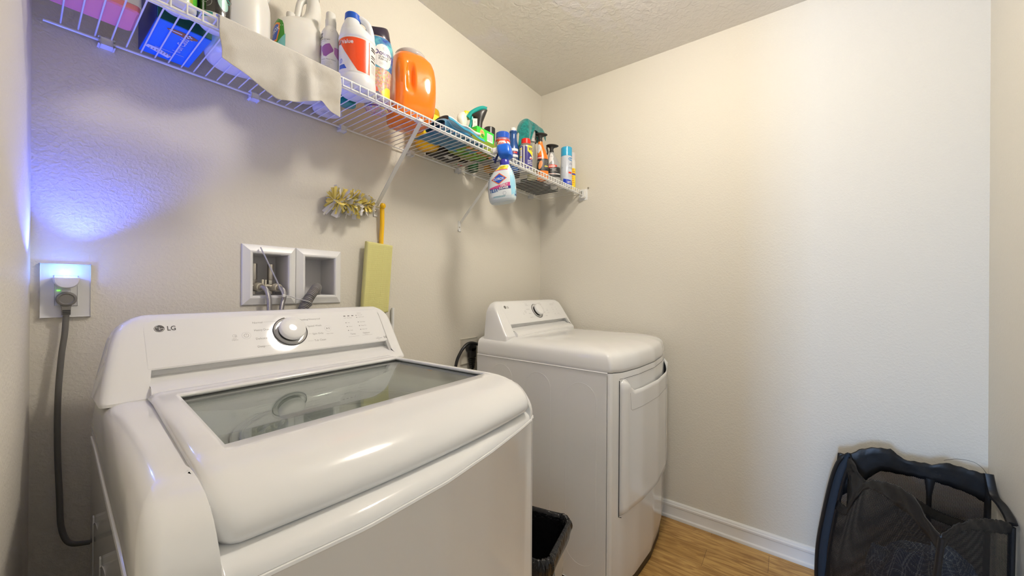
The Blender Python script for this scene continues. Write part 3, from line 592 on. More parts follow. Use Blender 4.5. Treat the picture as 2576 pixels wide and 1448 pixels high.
# braided water hoses
def braid():
    mt = mat('braided_steel', (0.5, 0.49, 0.5), 0.35, metal=0.85); nt = mt.node_tree; tc = nt.nodes.new('ShaderNodeTexCoord'); ck = nt.nodes.new('ShaderNodeTexWave'); ck.inputs['Scale'].default_value = 260; ck.bands_direction = 'DIAGONAL'
    bp = nt.nodes.new('ShaderNodeBump'); bp.inputs['Strength'].default_value = 0.5; bp.inputs['Distance'].default_value = 0.0008; nt.links.new(tc.outputs['Object'], ck.inputs['Vector']); nt.links.new(ck.outputs['Color'], bp.inputs['Height']); nt.links.new(bp.outputs['Normal'], nt.nodes['Principled BSDF'].inputs['Normal']); return mt
M_BRAID = braid(); M_IVORY = mat('ivory_nut', (0.56, 0.52, 0.42), 0.35)
for (x, pts, side) in ((0.434, [(0.434, 0.012, 1.182), (0.437, -0.006, 1.182), (0.443, -0.020, 1.175), (0.448, -0.026, 1.155), (0.450, -0.028, 1.12), (0.450, -0.030, 1.00), (0.450, -0.045, 0.90)], 'left'), (0.484, [(0.484, 0.012, 1.180), (0.487, -0.006, 1.180), (0.491, -0.020, 1.172), (0.492, -0.027, 1.155), (0.484, -0.030, 1.12), (0.478, -0.032, 1.05), (0.475, -0.050, 0.92)], 'right')):
    h = thing('water_hose', 'braided steel water hose curving down from the %s valve in the supply box' % side, 'hose', pts[0], group=None)
    MB().tube(bez(pts, 36), 0.0068, 14).build('braided_sleeve', M_BRAID, h)
    MB().cyl((pts[0][0]-0.001, 0.017, pts[0][2]+0.001), (pts[0][0]+0.002, -0.001, pts[0][2]), 0.0135, 0.0125, n=28, bev=0.002).build('coupling_nut', M_IVORY, h)
    MB().cyl((pts[0][0]+0.002, 0.0, pts[0][2]), (pts[0][0]+0.004, -0.009, pts[0][2]-0.001), 0.0090, 0.0080, n=20, bev=0.001).build('hose_collar', M_STEEL, h)
# corrugated drain hose
h = thing('drain_hose', 'grey corrugated drain hose coming out of the right opening of the supply box', 'hose', (0.60, 0.03, 1.16))
path = bez([(0.617, 0.05, 1.10), (0.620, 0.045, 1.150), (0.613, 0.015, 1.180), (0.592, -0.018, 1.176), (0.560, -0.040, 1.143), (0.534, -0.052, 1.102), (0.520, -0.060, 1.060), (0.515, -0.065, 0.99), (0.515, -0.065, 0.90)], 240)
pl = [0]; 
for a, b in zip(path, path[1:]): pl.append(pl[-1]+(b-a).length)
MB().tube(path, [0.0132+0.0022*(1 if math.sin(d/0.0052*2*PI) > -0.1 else -0.6) for d in pl], 20).build('corrugated_pipe', mat('drain_grey', (0.27, 0.26, 0.25), 0.4), h, ang=60)
# cable ties
M_TIE = mat('cable_tie_nylon', (0.72, 0.72, 0.72), 0.35)
t2 = thing('cable_tie', 'long white cable tie looped around the hoses, its tail sticking up across the box', 'cable tie', (0.49, -0.035, 1.155))
m = MB().tube(bez([(0.484, -0.040, 1.157), (0.462, -0.034, 1.215), (0.444, -0.026, 1.262), (0.428, -0.020, 1.303)], 16), 0.0040, 8, flat=0.35); m.build('tail', M_TIE, t2)
MB().rbox((0.480, -0.046, 1.151), (0.489, -0.037, 1.160), 0.0015).build('lock_head', M_TIE, t2)
m = MB().tube(bez([(0.487, -0.0415, 1.156), (0.505, -0.045, 1.153), (0.518, -0.050, 1.146), (0.536, -0.0595, 1.140), (0.556, -0.0575, 1.134), (0.5665, -0.046, 1.126), (0.565, -0.036, 1.119)], 24), 0.0036, 8, flat=0.35); m.build('loop', M_TIE, t2)

# outlets
def faceplate(root, cx, cz, wd, hg, name='faceplate', col_=M_WPLAS, y0=0):
    return MB().rbox((cx-wd/2, y0, cz-hg/2), (cx+wd/2, y0-0.0055, cz+hg/2), 0.0022, seg=2).build(name, col_, root)
OX, OZ = 0.0512, 1.1716; M_PLATE = mat('outlet_plate', (0.74, 0.74, 0.72), 0.3)
t = thing('wall_outlet', 'white wall outlet plate left of the washer holding the night light and the grey plug', 'outlet', (OX, 0, OZ))
faceplate(t, OX, OZ, 0.073, 0.119, col_=M_PLATE)
rec = MB().rbox((OX-0.0168, -0.005, OZ-0.0335), (OX+0.0168, -0.0068, OZ+0.0335), 0.001).build('receptacle', M_PLATE, t)
MB().rbox((OX-0.0065, -0.0065, OZ-0.0035), (OX+0.0065, -0.0082, OZ+0.0025), 0.0006).build('reset_button', M_WPLAS, rec)
MB().rbox((OX-0.0128, -0.0066, OZ-0.0005), (OX-0.0088, -0.0078, OZ+0.001), 0.0003).build('indicator_lamp', mat('green_led', (0.1, 0.8, 0.1), 0.4, emit=((0.15, 1, 0.05), 2.5)), rec)
for z in (OZ-0.0485, OZ+0.0485): MB().lathe([(0.003, 0), (0.0028, 0.0009), (0, 0.001)], (OX, -0.0052, z), 14, axis='y').build('screw', M_PLATE, t)
# night light
t = thing('night_light', 'small white plug-in night light glowing blue, in the outlet left of the washer', 'night light', (OX-0.0005, -0.0068, OZ+0.018))
NX, NZ = OX-0.0005, OZ+0.0295
def half(y, k, dz=0): return [(NX+0.0195*k*math.cos(a), y, NZ+dz-(0.0245*k*abs(math.sin(a))**0.75)) for a in [PI*i/24 for i in range(25)]]
MB().rings([half(-0.0068, 0.86), half(-0.012, 0.95), half(-0.030, 1.0), half(-0.0355, 0.96, -0.0004), half(-0.038, 0.88, -0.001), half(-0.0385, 0.7, -0.002)]).build('housing', mat('night_light_housing', (0.78, 0.78, 0.80), 0.25, sss=0.2), t)
MB().rbox((NX-0.004, -0.030, NZ+0.0002), (NX+0.004, -0.014, NZ+0.0022), 0.0008).build('blue_lamp', mat('blue_led', (0.1, 0.6, 1.0), 0.3, emit=((0.04, 0.55, 1.0), 28)), t)
nl = light('night_light_beam', 'SPOT', (NX, -0.038, NZ+0.004), 12, (0.07, 0.12, 1.0), spot_size=math.radians(104), spot_blend=0.40, shadow_soft_size=0.003)
nl.rotation_euler = (PI+0.46, 0.16, 0)
light('night_light_glow', 'POINT', (NX, -0.030, NZ+0.008), 0.10, (0.12, 0.22, 1.0), shadow_soft_size=0.004)
# power plug and cord of the washer
t = thing('power_cord', 'grey round plug and cord hanging from the outlet and curving behind the washer', 'power cord', (OX, -0.0068, OZ-0.02))
PZ = OZ-0.0185
m = MB().lathe([(0.013, 0), (0.0152, 0.004), (0.0158, 0.011), (0.0158, 0.014), (0.0145, 0.0175), (0.0118, 0.0185), (0.0105, 0.0172), (0.0100, 0.0168), (0, 0.0168)], (OX+0.0002, -0.0068, PZ), 36, axis='y')
m.rings([[(OX+dx, y, z) for dx, y in ((-w_, -0.010), (w_, -0.010), (w_*0.9, -0.022), (-w_*0.9, -0.022))] for w_, z in ((0.0095, PZ-0.010), (0.0072, PZ-0.020), (0.0068, PZ-0.034), (0.0062, PZ-0.036))])
pg = m.build('plug', mat('grey_plug', (0.20, 0.19, 0.165), 0.45), t)
m = MB()
for k in range(3): m.box((OX-0.0056, -0.0155, PZ-0.0245-k*0.0038), (OX+0.0056, -0.0232, PZ-0.0262-k*0.0038))
m.build('strain_relief', M_DKGAP, pg)
MB().tube(bez([(OX, -0.016, PZ-0.034), (OX-0.002, -0.016, 1.075), (0.0445, -0.018, 1.023), (0.0400, -0.022, 0.93), (0.0400, -0.026, 0.82), (0.0430, -0.03, 0.72), (0.0455, -0.036, 0.655), (0.0560, -0.046, 0.620), (0.078, -0.060, 0.613), (0.11, -0.075, 0.614)], 60), 0.0050, 12).build('cord', M_GREYCORD, t)
# dryer outlet behind the machines
t = thing('dryer_outlet', 'ivory dryer outlet plate on the back wall between the two machines', 'outlet', (1.36, 0, 0.866))
pl_ = MB().rbox((1.304, 0, 0.804), (1.420, -0.006, 0.928), 0.0025, seg=2); pl_.build('faceplate', mat('ivory_plate', (0.72, 0.68, 0.58), 0.35), t)
t = thing('dryer_power_cord', 'thick black dryer plug with a looping black cord behind the dryer', 'power cord', (1.345, -0.006, 0.90))
m = MB().lathe([(0.027, 0), (0.029, 0.004), (0.029, 0.020), (0.026, 0.026), (0.018, 0.030), (0, 0.030)], (1.362, -0.006, 0.883), 28, axis='y'); m.build('plug', M_BLACK, t)
m = MB()
m.rbox((1.342, -0.036, 0.83), (1.385, -0.012, 0.885), 0.006); 
for k in range(5): m.rbox((1.346+0.002*k, -0.034, 0.82-0.010*k), (1.382-0.002*k, -0.014, 0.828-0.010*k), 0.002)
m.build('strain_relief', M_BLACK, t)
MB().tube(bez([(1.364, -0.024, 0.80), (1.362, -0.030, 0.72), (1.34, -0.04, 0.5), (1.33, -0.05, 0.2)], 16), 0.007, 12).build('cord', M_BLACK, t)
MB().tube(bez([(1.38, -0.060, 0.898), (1.335, -0.050, 0.912), (1.300, -0.045, 0.905), (1.262, -0.042, 0.870), (1.236, -0.040, 0.815), (1.228, -0.04, 0.70), (1.235, -0.045, 0.4), (1.25, -0.05, 0.1)], 40), 0.0075, 12).build('cord_loop', M_BLACK, t)

# ------------------------------------------------------------------ fluffy duster hooked on the wall brace
M_FY = mat('duster_yellow', (0.95, 0.78, 0.20), 0.8, sheen=0.3, sss=0.3); M_FW = mat('duster_white', (0.80, 0.79, 0.80), 0.8, sheen=0.3); M_FD = mat('duster_dirty', (0.42, 0.33, 0.10), 0.85)
dst = thing('duster', 'fluffy yellow and white duster with a bright yellow handle hanging from the left shelf brace', 'duster', (0.80, -0.02, 1.49))
rnd = random.Random(3)
a0 = P3((0.815, -0.022, 1.494)); a1 = P3((0.635, -0.055, 1.482)); ax = (a1-a0).normalized(); u1 = P3((0, 0, 1)); u2 = ax.cross(u1).normalized()
def tufts(cnt, wid, ln, mt, nm, zb=0):
    m = MB()
    for k in range(cnt):
        tt = rnd.uniform(0.04, 1.0); th = rnd.uniform(0, 2*PI); c = a0+(a1-a0)*tt; rr = (0.016+0.030*min(1, tt*2.6))*ln*rnd.uniform(0.7, 1.15)
        if mt is M_FY and rnd.random() < 0.5: th = rnd.uniform(-0.6, PI*0.6)
        d = (u1*math.cos(th)+u2*math.sin(th)+ax*rnd.uniform(-0.3, 0.45)).normalized(); 
        sd = d.cross(P3((rnd.uniform(-1, 1), rnd.uniform(-1, 1), rnd.uniform(-1, 1)))).normalized(); nn = d.cross(sd)
        wv = wid*rnd.uniform(0.5, 1.1); p0 = c; p1 = c+d*rr*0.55+nn*rnd.uniform(-0.004, 0.004); p2 = c+d*rr+nn*rnd.uniform(-0.007, 0.007)
        for q in (p1, p2):
            if q.y > -0.004: q.y = -0.004
        m.add([p0-sd*wv*0.25, p0+sd*wv*0.25, p1+sd*wv*0.9, p2+sd*wv, p2-sd*wv+d*rnd.uniform(-.003, .003), p1-sd*wv*0.9], [(0, 1, 2, 5), (5, 2, 3, 4)])
    o = m.build(nm, mt, dst, ang=180); return o
tufts(90, 0.0100, 1.20, M_FW, 'white_fibres'); tufts(420, 0.0052, 0.98, M_FY, 'yellow_fibres'); tufts(36, 0.004, 0.80, M_FD, 'dusty_fibres')
m = MB().tube([a0+P3((0.012, 0, 0)), a0, a1], 0.0035, 8); m.build('fibre_core', M_FW, dst)
m = MB().tube(bez([(0.8430, -0.026, 1.504), (0.8430, -0.024, 1.498), (0.8455, -0.021, 1.48), (0.8470, -0.019, 1.43), (0.8490, -0.012, 1.38), (0.8500, -0.0095, 1.345), (0.851, -0.0092, 1.33)], 30), 0.0088, 16); 
m.lathe([(0.0, -0.0120), (0.0085, -0.009), (0.0120, 0), (0.0085, 0.009), (0, 0.0120)], (0.8435, -0.028, 1.503), 18); m.build('handle', mat('duster_handle_yellow', (0.95, 0.55, 0.005), 0.28, coat=0.3), dst)
MB().tube([(0.836, -0.025, 1.496), (0.822, -0.024, 1.495), (0.812, -0.023, 1.4945)], 0.003, 8).build('hinge', mat('duster_hinge', (0.45, 0.38, 0.2), 0.5), dst)
# pale green textured foam mop pad / swatter head leaning behind the washer
M_SPG = mat('lime_sponge', (0.68, 0.65, 0.27), 0.8, sss=0.1)
t = thing('sponge_mop', 'pale lime green textured sponge mop head standing upright against the wall behind the washer', 'mop', (0.82, -0.02, 1.20))
TL, TR, BR, BL = P3((0.771, -0.034, 1.357)), P3((0.889, -0.026, 1.352)), P3((0.872, -0.024, 1.085)), P3((0.752, -0.032, 1.07))
th_ = P3((0.0, 0.016, 0))
def padpt(a, b): return (TL*(1-a)+TR*a)*(1-b)+(BL*(1-a)+BR*a)*b
NU, NV = 60, 132
def pad(i, j):
    a = i/NU; b = j/NV; p = padpt(a, b); e = min(a*0.118, (1-a)*0.118, b*0.27, (1-b)*0.27)
    k = min(1, e/0.006); d = 0.008*math.sqrt(1-(1-k)**2); tex = 0
    if e > 0.009: 
        zig = 0.0045*math.sin(b*NV*0.9)*(1 if abs(a-0.5) < 0.13 else 0); tex = 0.0024*max(0, math.sin((a*0.118+zig)/0.0056*2*PI))*max(0, math.sin(b*0.27/0.0056*2*PI))
    return p+P3((0.02, -1, 0))*(d+tex)
m = MB().grid(pad, NU, NV); m.rings([[padpt(0, 0), padpt(1, 0), padpt(1, 1), padpt(0, 1)], [padpt(0, 0)+P3((0, 0.01, 0)), padpt(1, 0)+P3((0, 0.01, 0)), padpt(1, 1)+P3((0, 0.008, 0)), padpt(0, 1)+P3((0, 0.01, 0))]], cap0=False)
m.build('sponge_pad', M_SPG, t, ang=60)
MB().rbox((0.862, -0.014, 0.70), (0.876, -0.004, 1.120), 0.003).build('mop_handle', mat('pale_mop_handle', (0.70, 0.71, 0.62), 0.4), t)
MB().tube([(0.905, -0.010, 1.10), (0.897, -0.014, 0.40)], 0.006, 10).build('side_rod', M_WPLAS, t)

# ------------------------------------------------------------------ waste bin between the machines
t = thing('waste_bin', 'white waste bin lined with a black plastic bag, standing between washer and dryer', 'waste bin', (0.98, -0.60, 0), rotz=math.radians(12))
def rr_out(a, b, c, n=8):
    P = []
    for cx, cy, a0_ in ((a-c, b-c, 0), (-a+c, b-c, PI/2), (-a+c, -b+c, PI), (a-c, -b+c, 1.5*PI)):
        for k in range(n): t_ = a0_+k/(n-1)*PI/2; P.append((cx+c*math.cos(t_), cy+c*math.sin(t_)))
    return P
BA, BB = 0.115, 0.135
MB().rings([[(x, y, z) for x, y in rr_out(BA*s_, BB*s_, 0.03)] for s_, z in ((0.80, 0.0), (0.82, 0.004), (0.97, 0.385), (0.99, 0.392))], cap1=False).build('bin', mat('bin_off_white', (0.62, 0.60, 0.55), 0.45), t, world=False)
rb = random.Random(5); bag = []; M_BAG = mat('black_bag', (0.008, 0.008, 0.009), 0.22, coat=0.2, bump=(70, 0.9, 0.006, 4))
base_ = rr_out(BA, BB, 0.032, 20); base_ = [p for p in base_]
def bagring(s_, z, amp, m_=1.7): amp = amp*m_; return [(x*s_+rb.uniform(-amp, amp), y*s_+rb.uniform(-amp, amp), z+rb.uniform(-amp, amp)) for x, y in base_]
bag = [bagring(0.86, 0.08, 0.004), bagring(0.90, 0.25, 0.004), bagring(0.93, 0.36, 0.004), bagring(0.95, 0.392, 0.003), bagring(1.0, 0.407, 0.002), bagring(1.06, 0.406, 0.003), bagring(1.10, 0.392, 0.003), bagring(1.11, 0.375, 0.003), bagring(1.08, 0.358, 0.003), bagring(1.05, 0.345, 0.005), bagring(1.02, 0.350, 0.002)]
MB().rings(bag, cap0=True, cap1=False).build('bag_liner', M_BAG, t, world=False, ang=70, mods=[('SUBSURF', dict(levels=1, render_levels=1))])
MB().rings([[(0.03*math.cos(a)-0.085, -0.139+0.004*math.sin(a*3), z+0.02*math.sin(a)) for a in [2*PI*k/10 for k in range(10)]] for z in (0.34, 0.335)]).build('bag_corner', mat('grey_bag_film', (0.25, 0.25, 0.26), 0.3, alpha=0.8), t, world=False)

# ================================================================== THINGS ON THE SHELF
ZB = SZ+0.0004
def rad(a): return math.radians(a)
def std(h, r1, r2=None, b=0.006, e=2, top=0.004, ry=None, extra=()):
    """levels of a simple standing body"""
    r2 = r2 or r1; k = (ry or r1)/r1
    L = [(0, r1-b, (r1-b)*k, e), (b*0.3, r1-b*0.3, (r1-b*0.3)*k, e), (b, r1, r1*k, e), (h-top, r2, r2*k, e), (h, r2-top, (r2-top)*k, e)]
    return L+list(extra)
def lathe(prof, n=32): return MB().lathe(prof, n=n)
def part(mb, name, m, root, **kw): return mb.build(name, m, root, world=False, **kw)
C = lambda h: tuple(((int(h[i:i+2], 16)/255)**2.2) for i in (0, 2, 4))
W_ = mat('label_white', (0.80, 0.79, 0.77), 0.4); K_ = mat('label_black', (0.02, 0.02, 0.022), 0.35); R_ = mat('label_red', (0.72, 0.05, 0.02), 0.35); B_ = mat('label_blue', (0.02, 0.10, 0.55), 0.35)
Y_ = mat('label_yellow', (0.92, 0.72, 0.03), 0.35); O_ = mat('label_orange', (0.85, 0.26, 0.03), 0.35); GR = mat('label_grey', (0.35, 0.34, 0.33), 0.5); NV_ = mat('label_navy', (0.03, 0.03, 0.18), 0.35)
M_HDPE = mat('milky_plastic', (0.76, 0.75, 0.71), 0.32, sss=0.35); M_HDPE2 = mat('white_jug_plastic', (0.78, 0.79, 0.82), 0.28, sss=0.3)
M_CLEARP = mat('clear_plastic', (0.96, 0.97, 0.97), 0.06, trans=1, ior=1.3)

# 1 pink storage tub
t = thing('storage_tub', 'pink plastic tub with white front at the far left end of the shelf', 'tub', (0.078, -0.140, ZB))
part(MB().rings([[(x, y, z) for x, y in rr_out(0.064*s, 0.050*s, 0.008)] for s, z in ((0.93, 0), (0.99, 0.003), (1.0, 0.012), (1.04, 0.14))]), 'tub', mat('pink_translucent', (0.88, 0.30, 0.36), 0.3, sss=0.4), t)
part(MB().rings([[(x, y, z) for x, y in rr_out(0.064*s, 0.050*s, 0.008)] for s, z in ((1.035, 0.014), (1.075, 0.139), (1.085, 0.146), (1.08, 0.15))]), 'outer_sleeve', mat('tub_white', (0.78, 0.76, 0.80), 0.3, sss=0.3), t)
# 2 blue carton
t = thing('iron_caddy_box', 'bright blue cardboard box of an iron caddy, seen from below through the wires', 'box', (0.212, -0.112, ZB), rotz=rad(1))
part(MB().rbox((-0.048, -0.094, 0), (0.047, 0.092, 0.155), 0.0012, seg=1), 'carton', mat('carton_blue', (0.015, 0.19, 0.75), 0.45), t)
part(MB().box((-0.0475, -0.0953, 0.002), (0.0465, -0.094, 0.154)), 'front_print', mat('carton_dark_green', (0.01, 0.10, 0.085), 0.4), t)
part(MB().box((-0.0492, -0.093, 0.001), (-0.048, 0.0915, 0.154)), 'side_print', mat('carton_dark_blue', (0.01, 0.03, 0.22), 0.4), t)
d = Decal(lambda a, b, o: (0.047-b, 0.092-a, -o)); d.text('Iron Caddy', 0.064, 0.032, 0.021, W_, 1, sx=0.95); 
BRN = mat('label_brown', (0.36, 0.14, 0.05), 0.5); BA_ = [(0.157, 0.073), (0.150, 0.062), (0.148, 0.045), (0.150, 0.030), (0.157, 0.020), (0.163, 0.020), (0.168, 0.030), (0.170, 0.050), (0.167, 0.066), (0.160, 0.075)]
d.poly(BA_, BRN, 1); d.rect(0.157, 0.048, 0.161, 0.070, W_, 2); d.rect(0.152, 0.034, 0.168, 0.038, W_, 2); d.rect(0.158, 0.030, 0.162, 0.042, W_, 2)
d.poly([(0.028, 0.040), (0.048, 0.066), (0.050, 0.087), (0.036, 0.090), (0.014, 0.045)], W_, 1)
for k in range(7): d.rect(0.026+0.0012*k, 0.044+0.006*k, 0.040, 0.0465+0.006*k, GR, 2)
d.rect(0.052, 0.022, 0.0535, 0.075, W_, 1); d.build('bottom_print', t, world=False)
# 3, 4 scent beads / canisters at the front rail
def canister(x, y, nm, label, cols, big):
    t = thing('scent_canister', label, 'canister', (x, y, ZB), rotz=rad(-12))
    lf = Loft(smooth_levels([(0, 0.020, 0.020, 2), (0.002, 0.024, 0.024, 2), (0.006, 0.028, 0.028, 2), (0.012, 0.0302, 0.0302, 2), (0.03, 0.0305, 0.0305, 2), (0.10, 0.0305, 0.0305, 2), (0.14, 0.030, 0.030, 2), (0.155, 0.024, 0.024, 2), (0.16, 0.016, 0.016, 2)], 3), 40)
    part(lf.mesh(), 'canister_body', mat('canister_white', (0.72, 0.72, 0.74), 0.15, coat=0.5, sss=0.2), t)
    part(lathe([(0.017, 0.158), (0.018, 0.16), (0.018, 0.19), (0.016, 0.193), (0, 0.194)]), 'cap', mat(nm+'_cap', cols[0], 0.3), t)
    d = Decal(lf.fn(0.0305), 0.004); R = 0.0305
    if big:
        TE = mat('teal_print', (0.02, 0.28, 0.24), 0.2, coat=0.6); DK = mat('dark_print', (0.015, 0.013, 0.012), 0.2, coat=0.6)
        d.rect(-0.060, 0.0245, 0.060, 0.135, DK, 0); rn = random.Random(11)
        d.ell(0.014, 0.052, 0.013, 0.020, K_, 2, rot=0.2); d.ell(0.0145, 0.053, 0.0105, 0.0165, mat('teal_pale', (0.35, 0.60, 0.55), 0.2, coat=0.6), 3, rot=0.2)
        for k in range(26):
            cx_ = rn.uniform(-0.05, 0.05); cy_ = rn.uniform(0.028, 0.125)
            if abs(cx_+0.018) < 0.014 and cy_ < 0.06: continue
            d.ell(cx_, cy_, rn.uniform(0.002, 0.008), rn.uniform(0.001, 0.003), TE, 1, 9, rn.uniform(0, 3))
        d.ring(-0.018, 0.046, 0.0125, 0.0008, GR, 1, 24, -1.3, 1.5); d.text('2X', -0.026, 0.046, 0.0115, W_, 1, bold=0.015); d.text('SCENT', -0.025, 0.0415, 0.0035, W_, 1)
        d.rect(0.006, 0.0115, 0.036, 0.0205, DK, 0); d.text('5.5 OZ (156g)', 0.008, 0.0135, 0.0048, W_, 1, bold=0.02)
        d.rect(-0.030, 0.012, -0.004, 0.023, TE, 0)
    else:
        d.poly([(-0.06, 0.018), (0.06, 0.018), (0.06, 0.13), (-0.06, 0.13)], mat('lime_print', (0.10, 0.52, 0.04), 0.2, coat=0.6), 0); d.rect(0.018, 0.018, 0.026, 0.13, mat('olive_print', (0.30, 0.42, 0.02), 0.2), 1)
    d.build('label', t, world=False)
canister(0.189, -0.262, 'lime', 'small white canister with a lime green wrap, front of the blue box on the shelf', [(0.1, 0.4, 0.05)], False)
canister(0.2525, -0.256, 'teal', 'small canister with black and teal label reading 2X, right of the lime one', [(0.02, 0.02, 0.02)], True)

# 5 large plain white jug
t = thing('white_jug', 'large plain white plastic jug behind the left end of the hanging cloth', 'jug', (0.335, -0.127, ZB), rotz=rad(-18))
lf = Loft(smooth_levels([(0, 0.050, 0.050, 2.4), (0.003, 0.058, 0.058, 2.5), (0.012, 0.068, 0.068, 2.6), (0.030, 0.0725, 0.0725, 2.6), (0.10, 0.0725, 0.0725, 2.5), (0.17, 0.072, 0.072, 2.4), (0.205, 0.062, 0.062, 2.3), (0.235, 0.038, 0.038, 2.1), (0.25, 0.022, 0.022, 2), (0.262, 0.020, 0.020, 2)], 4), 48)
part(lf.mesh(), 'jug_body', M_HDPE, t); part(lathe([(0.0215, 0.258), (0.0225, 0.260), (0.0225, 0.277), (0.020, 0.279), (0, 0.279)]), 'cap', mat('cap_white', (0.75, 0.74, 0.70), 0.35), t)
part(MB().tube(bez([(0.050, 0, 0.195), (0.066, 0, 0.225), (0.05, 0, 0.262), (0.018, 0, 0.268)], 16), 0.010, 12), 'handle', M_HDPE, t)
# 6 white jug with green label
t = thing('laundry_jug', 'cream jug with looped handle and a green label on its left, behind the cloth', 'jug', (0.497, -0.108, ZB), rotz=rad(-20))
lf = Loft(smooth_levels([(0, 0.050, 0.050, 2.5), (0.003, 0.058, 0.058, 2.6), (0.012, 0.066, 0.066, 2.8), (0.03, 0.0685, 0.0665, 2.9), (0.10, 0.0685, 0.0665, 2.9), (0.165, 0.067, 0.065, 2.7), (0.195, 0.060, 0.058, 2.4), (0.213, 0.044, 0.045, 2.2, 0.010), (0.225, 0.030, 0.034, 2, 0.026), (0.25, 0.0235, 0.027, 2, 0.036), (0.285, 0.0195, 0.022, 2, 0.038), (0.31, 0.0185, 0.0185, 2, 0.034)], 4), 52)
part(lf.mesh(), 'jug_body', M_HDPE, t)
part(lathe([(0.0125, 0.208), (0.0125, 0.238), (0.0115, 0.240), (0, 0.240)]), 'vent_cap', mat('cap_white', (0.75, 0.74, 0.70), 0.35), t).location = (-0.022, 0, 0)
part(MB().tube(bez([(-0.010, 0, 0.205), (-0.004, 0, 0.245), (0.002, 0, 0.282), (0.018, 0, 0.300), (0.034, 0, 0.295)], 20), [0.010]*0 or 0.0095, 12), 'handle', M_HDPE, t)
part(lathe([(0.021, 0.308), (0.021, 0.335), (0.019, 0.337), (0, 0.337)]), 'cap', mat('cap_white', (0.75, 0.74, 0.70), 0.35), t).location = (0.034, 0, 0)
d = Decal(lf.fn(0.068), 0.005); GN = mat('label_green', (0.04, 0.27, 0.02), 0.4); GN2 = mat('label_olive', (0.24, 0.36, 0.10), 0.4)
d.poly([(-0.118, 0.10), (-0.030, 0.10), (-0.030, 0.120), (-0.038, 0.168), (-0.045, 0.180), (-0.075, 0.195), (-0.092, 0.198), (-0.105, 0.190), (-0.118, 0.16)], GN, 0)
d.poly([(-0.118, 0.10), (-0.098, 0.10), (-0.098, 0.193), (-0.105, 0.190), (-0.118, 0.16)], GN2, 1)
d.poly([(-0.030, 0.10), (-0.030, 0.14), (-0.060, 0.112), (-0.060, 0.10)], mat('label_aqua', (0.18, 0.50, 0.50), 0.4), 1)
d.poly([(-0.118, 0.118), (-0.060, 0.118), (-0.050, 0.150), (-0.052, 0.172), (-0.070, 0.178), (-0.095, 0.170), (-0.112, 0.150)], O_, 2)
d.poly([(-0.114, 0.124), (-0.063, 0.124), (-0.055, 0.150), (-0.056, 0.166), (-0.070, 0.171), (-0.093, 0.163), (-0.108, 0.146)], B_, 3); d.text('CLOROX', -0.112, 0.130, 0.0165, W_, 4, bold=0.02, sx=0.95, rot=rad(20))
d.build('label', t, world=False)
# 7 white bottle behind, seen by its base
t = thing('white_tub', 'short round white tub at the back, its printed base seen under the cloth', 'tub', (0.607, -0.066, ZB))
part(lathe([(0, 0.0015), (0.036, 0.0015), (0.038, 0), (0.043, 0.0015), (0.046, 0.006), (0.046, 0.085), (0.044, 0.088)], 40), 'tub', mat('tub_cream', (0.72, 0.70, 0.69), 0.35), t)
part(lathe([(0.047, 0.086), (0.047, 0.105), (0.045, 0.107), (0, 0.107)], 40), 'lid', mat('cap_white', (0.75, 0.74, 0.70), 0.35), t)
d = Decal(lambda a, b, o: (a, -b, 0.0012-o)); 
for k in range(4): d.lines(-0.020, 0.010-k*0.006, 0.038, 1, 0.003, 0.0015, GR, 0)
d.build('base_print', t, world=False)
# 8 slim white spray bottle with purple marks
t = thing('detergent_bottle', 'slim white bottle with purple shapes on its label, in front of the cream jug', 'bottle', (0.5519, -0.190, ZB-0.0152), rotz=rad(-26.7)); t.scale = (0.974, 0.974, 0.974)
lf = Loft(smooth_levels([(0.0157, 0.022, 0.022, 2), (0.019, 0.0265, 0.0265, 2), (0.027, 0.0275, 0.0275, 2), (0.10, 0.0275, 0.0275, 2), (0.185, 0.0275, 0.0275, 2), (0.198, 0.0262, 0.0262, 2), (0.210, 0.022, 0.022, 2), (0.219, 0.0165, 0.0165, 2), (0.2235, 0.0155, 0.0155, 2)], 3), 40)
part(lf.mesh(), 'bottle_body', mat('satin_white', (0.76, 0.75, 0.73), 0.3), t)
part(lathe([(0.0158, 0.2225), (0.0158, 0.243), (0.0150, 0.2445), (0.0145, 0.246), (0.0140, 0.262), (0.0128, 0.2665), (0.008, 0.268), (0, 0.268)]), 'cap', mat('pearl_cap', (0.72, 0.71, 0.66), 0.35), t)
d = Decal(lf.fn(0.0275), 0.003); PU = mat('label_purple', (0.30, 0.10, 0.36), 0.4); PK = mat('label_pink_purple', (0.52, 0.22, 0.48), 0.4)
d.text('dirty', -0.0475, 0.1855, 0.0125, K_, 0, bold=0.025, rot=0.0); d.text('labs', -0.0440, 0.1765, 0.0125, K_, 0, bold=0.025)
d.text('laundry detergent', -0.036, 0.1700, 0.0048, K_, 0); d.rect(-0.0385, 0.1755, 0.004, 0.1757, GR, 0); d.lines(-0.036, 0.165, 0.028, 1, 0.004, 0.001, GR, 0); d.ring(0.0034, 0.2015, 0.0042, 0.0004, GR, 0)
d.poly([(-0.050, 0.150), (-0.0435, 0.161), (-0.036, 0.158), (-0.0305, 0.153), (-0.030, 0.144), (-0.034, 0.126), (-0.046, 0.128)], PU, 0)
d.poly([(-0.0274, 0.1494), (-0.0139, 0.1565), (-0.0027, 0.1595), (0.0078, 0.1431), (0.0072, 0.1370), (-0.013, 0.1185), (-0.022, 0.122), (-0.0275, 0.138)], PU, 0)
d.poly([(0.0100, 0.1507), (0.0189, 0.1525), (0.0301, 0.1530), (0.036, 0.14), (0.0330, 0.116), (0.0292, 0.1167), (0.0184, 0.1220), (0.0098, 0.1312)], PK, 0)
d.text('Sensitive, Natural, Refresh', -0.030, 0.1100, 0.0042, K_, 0)
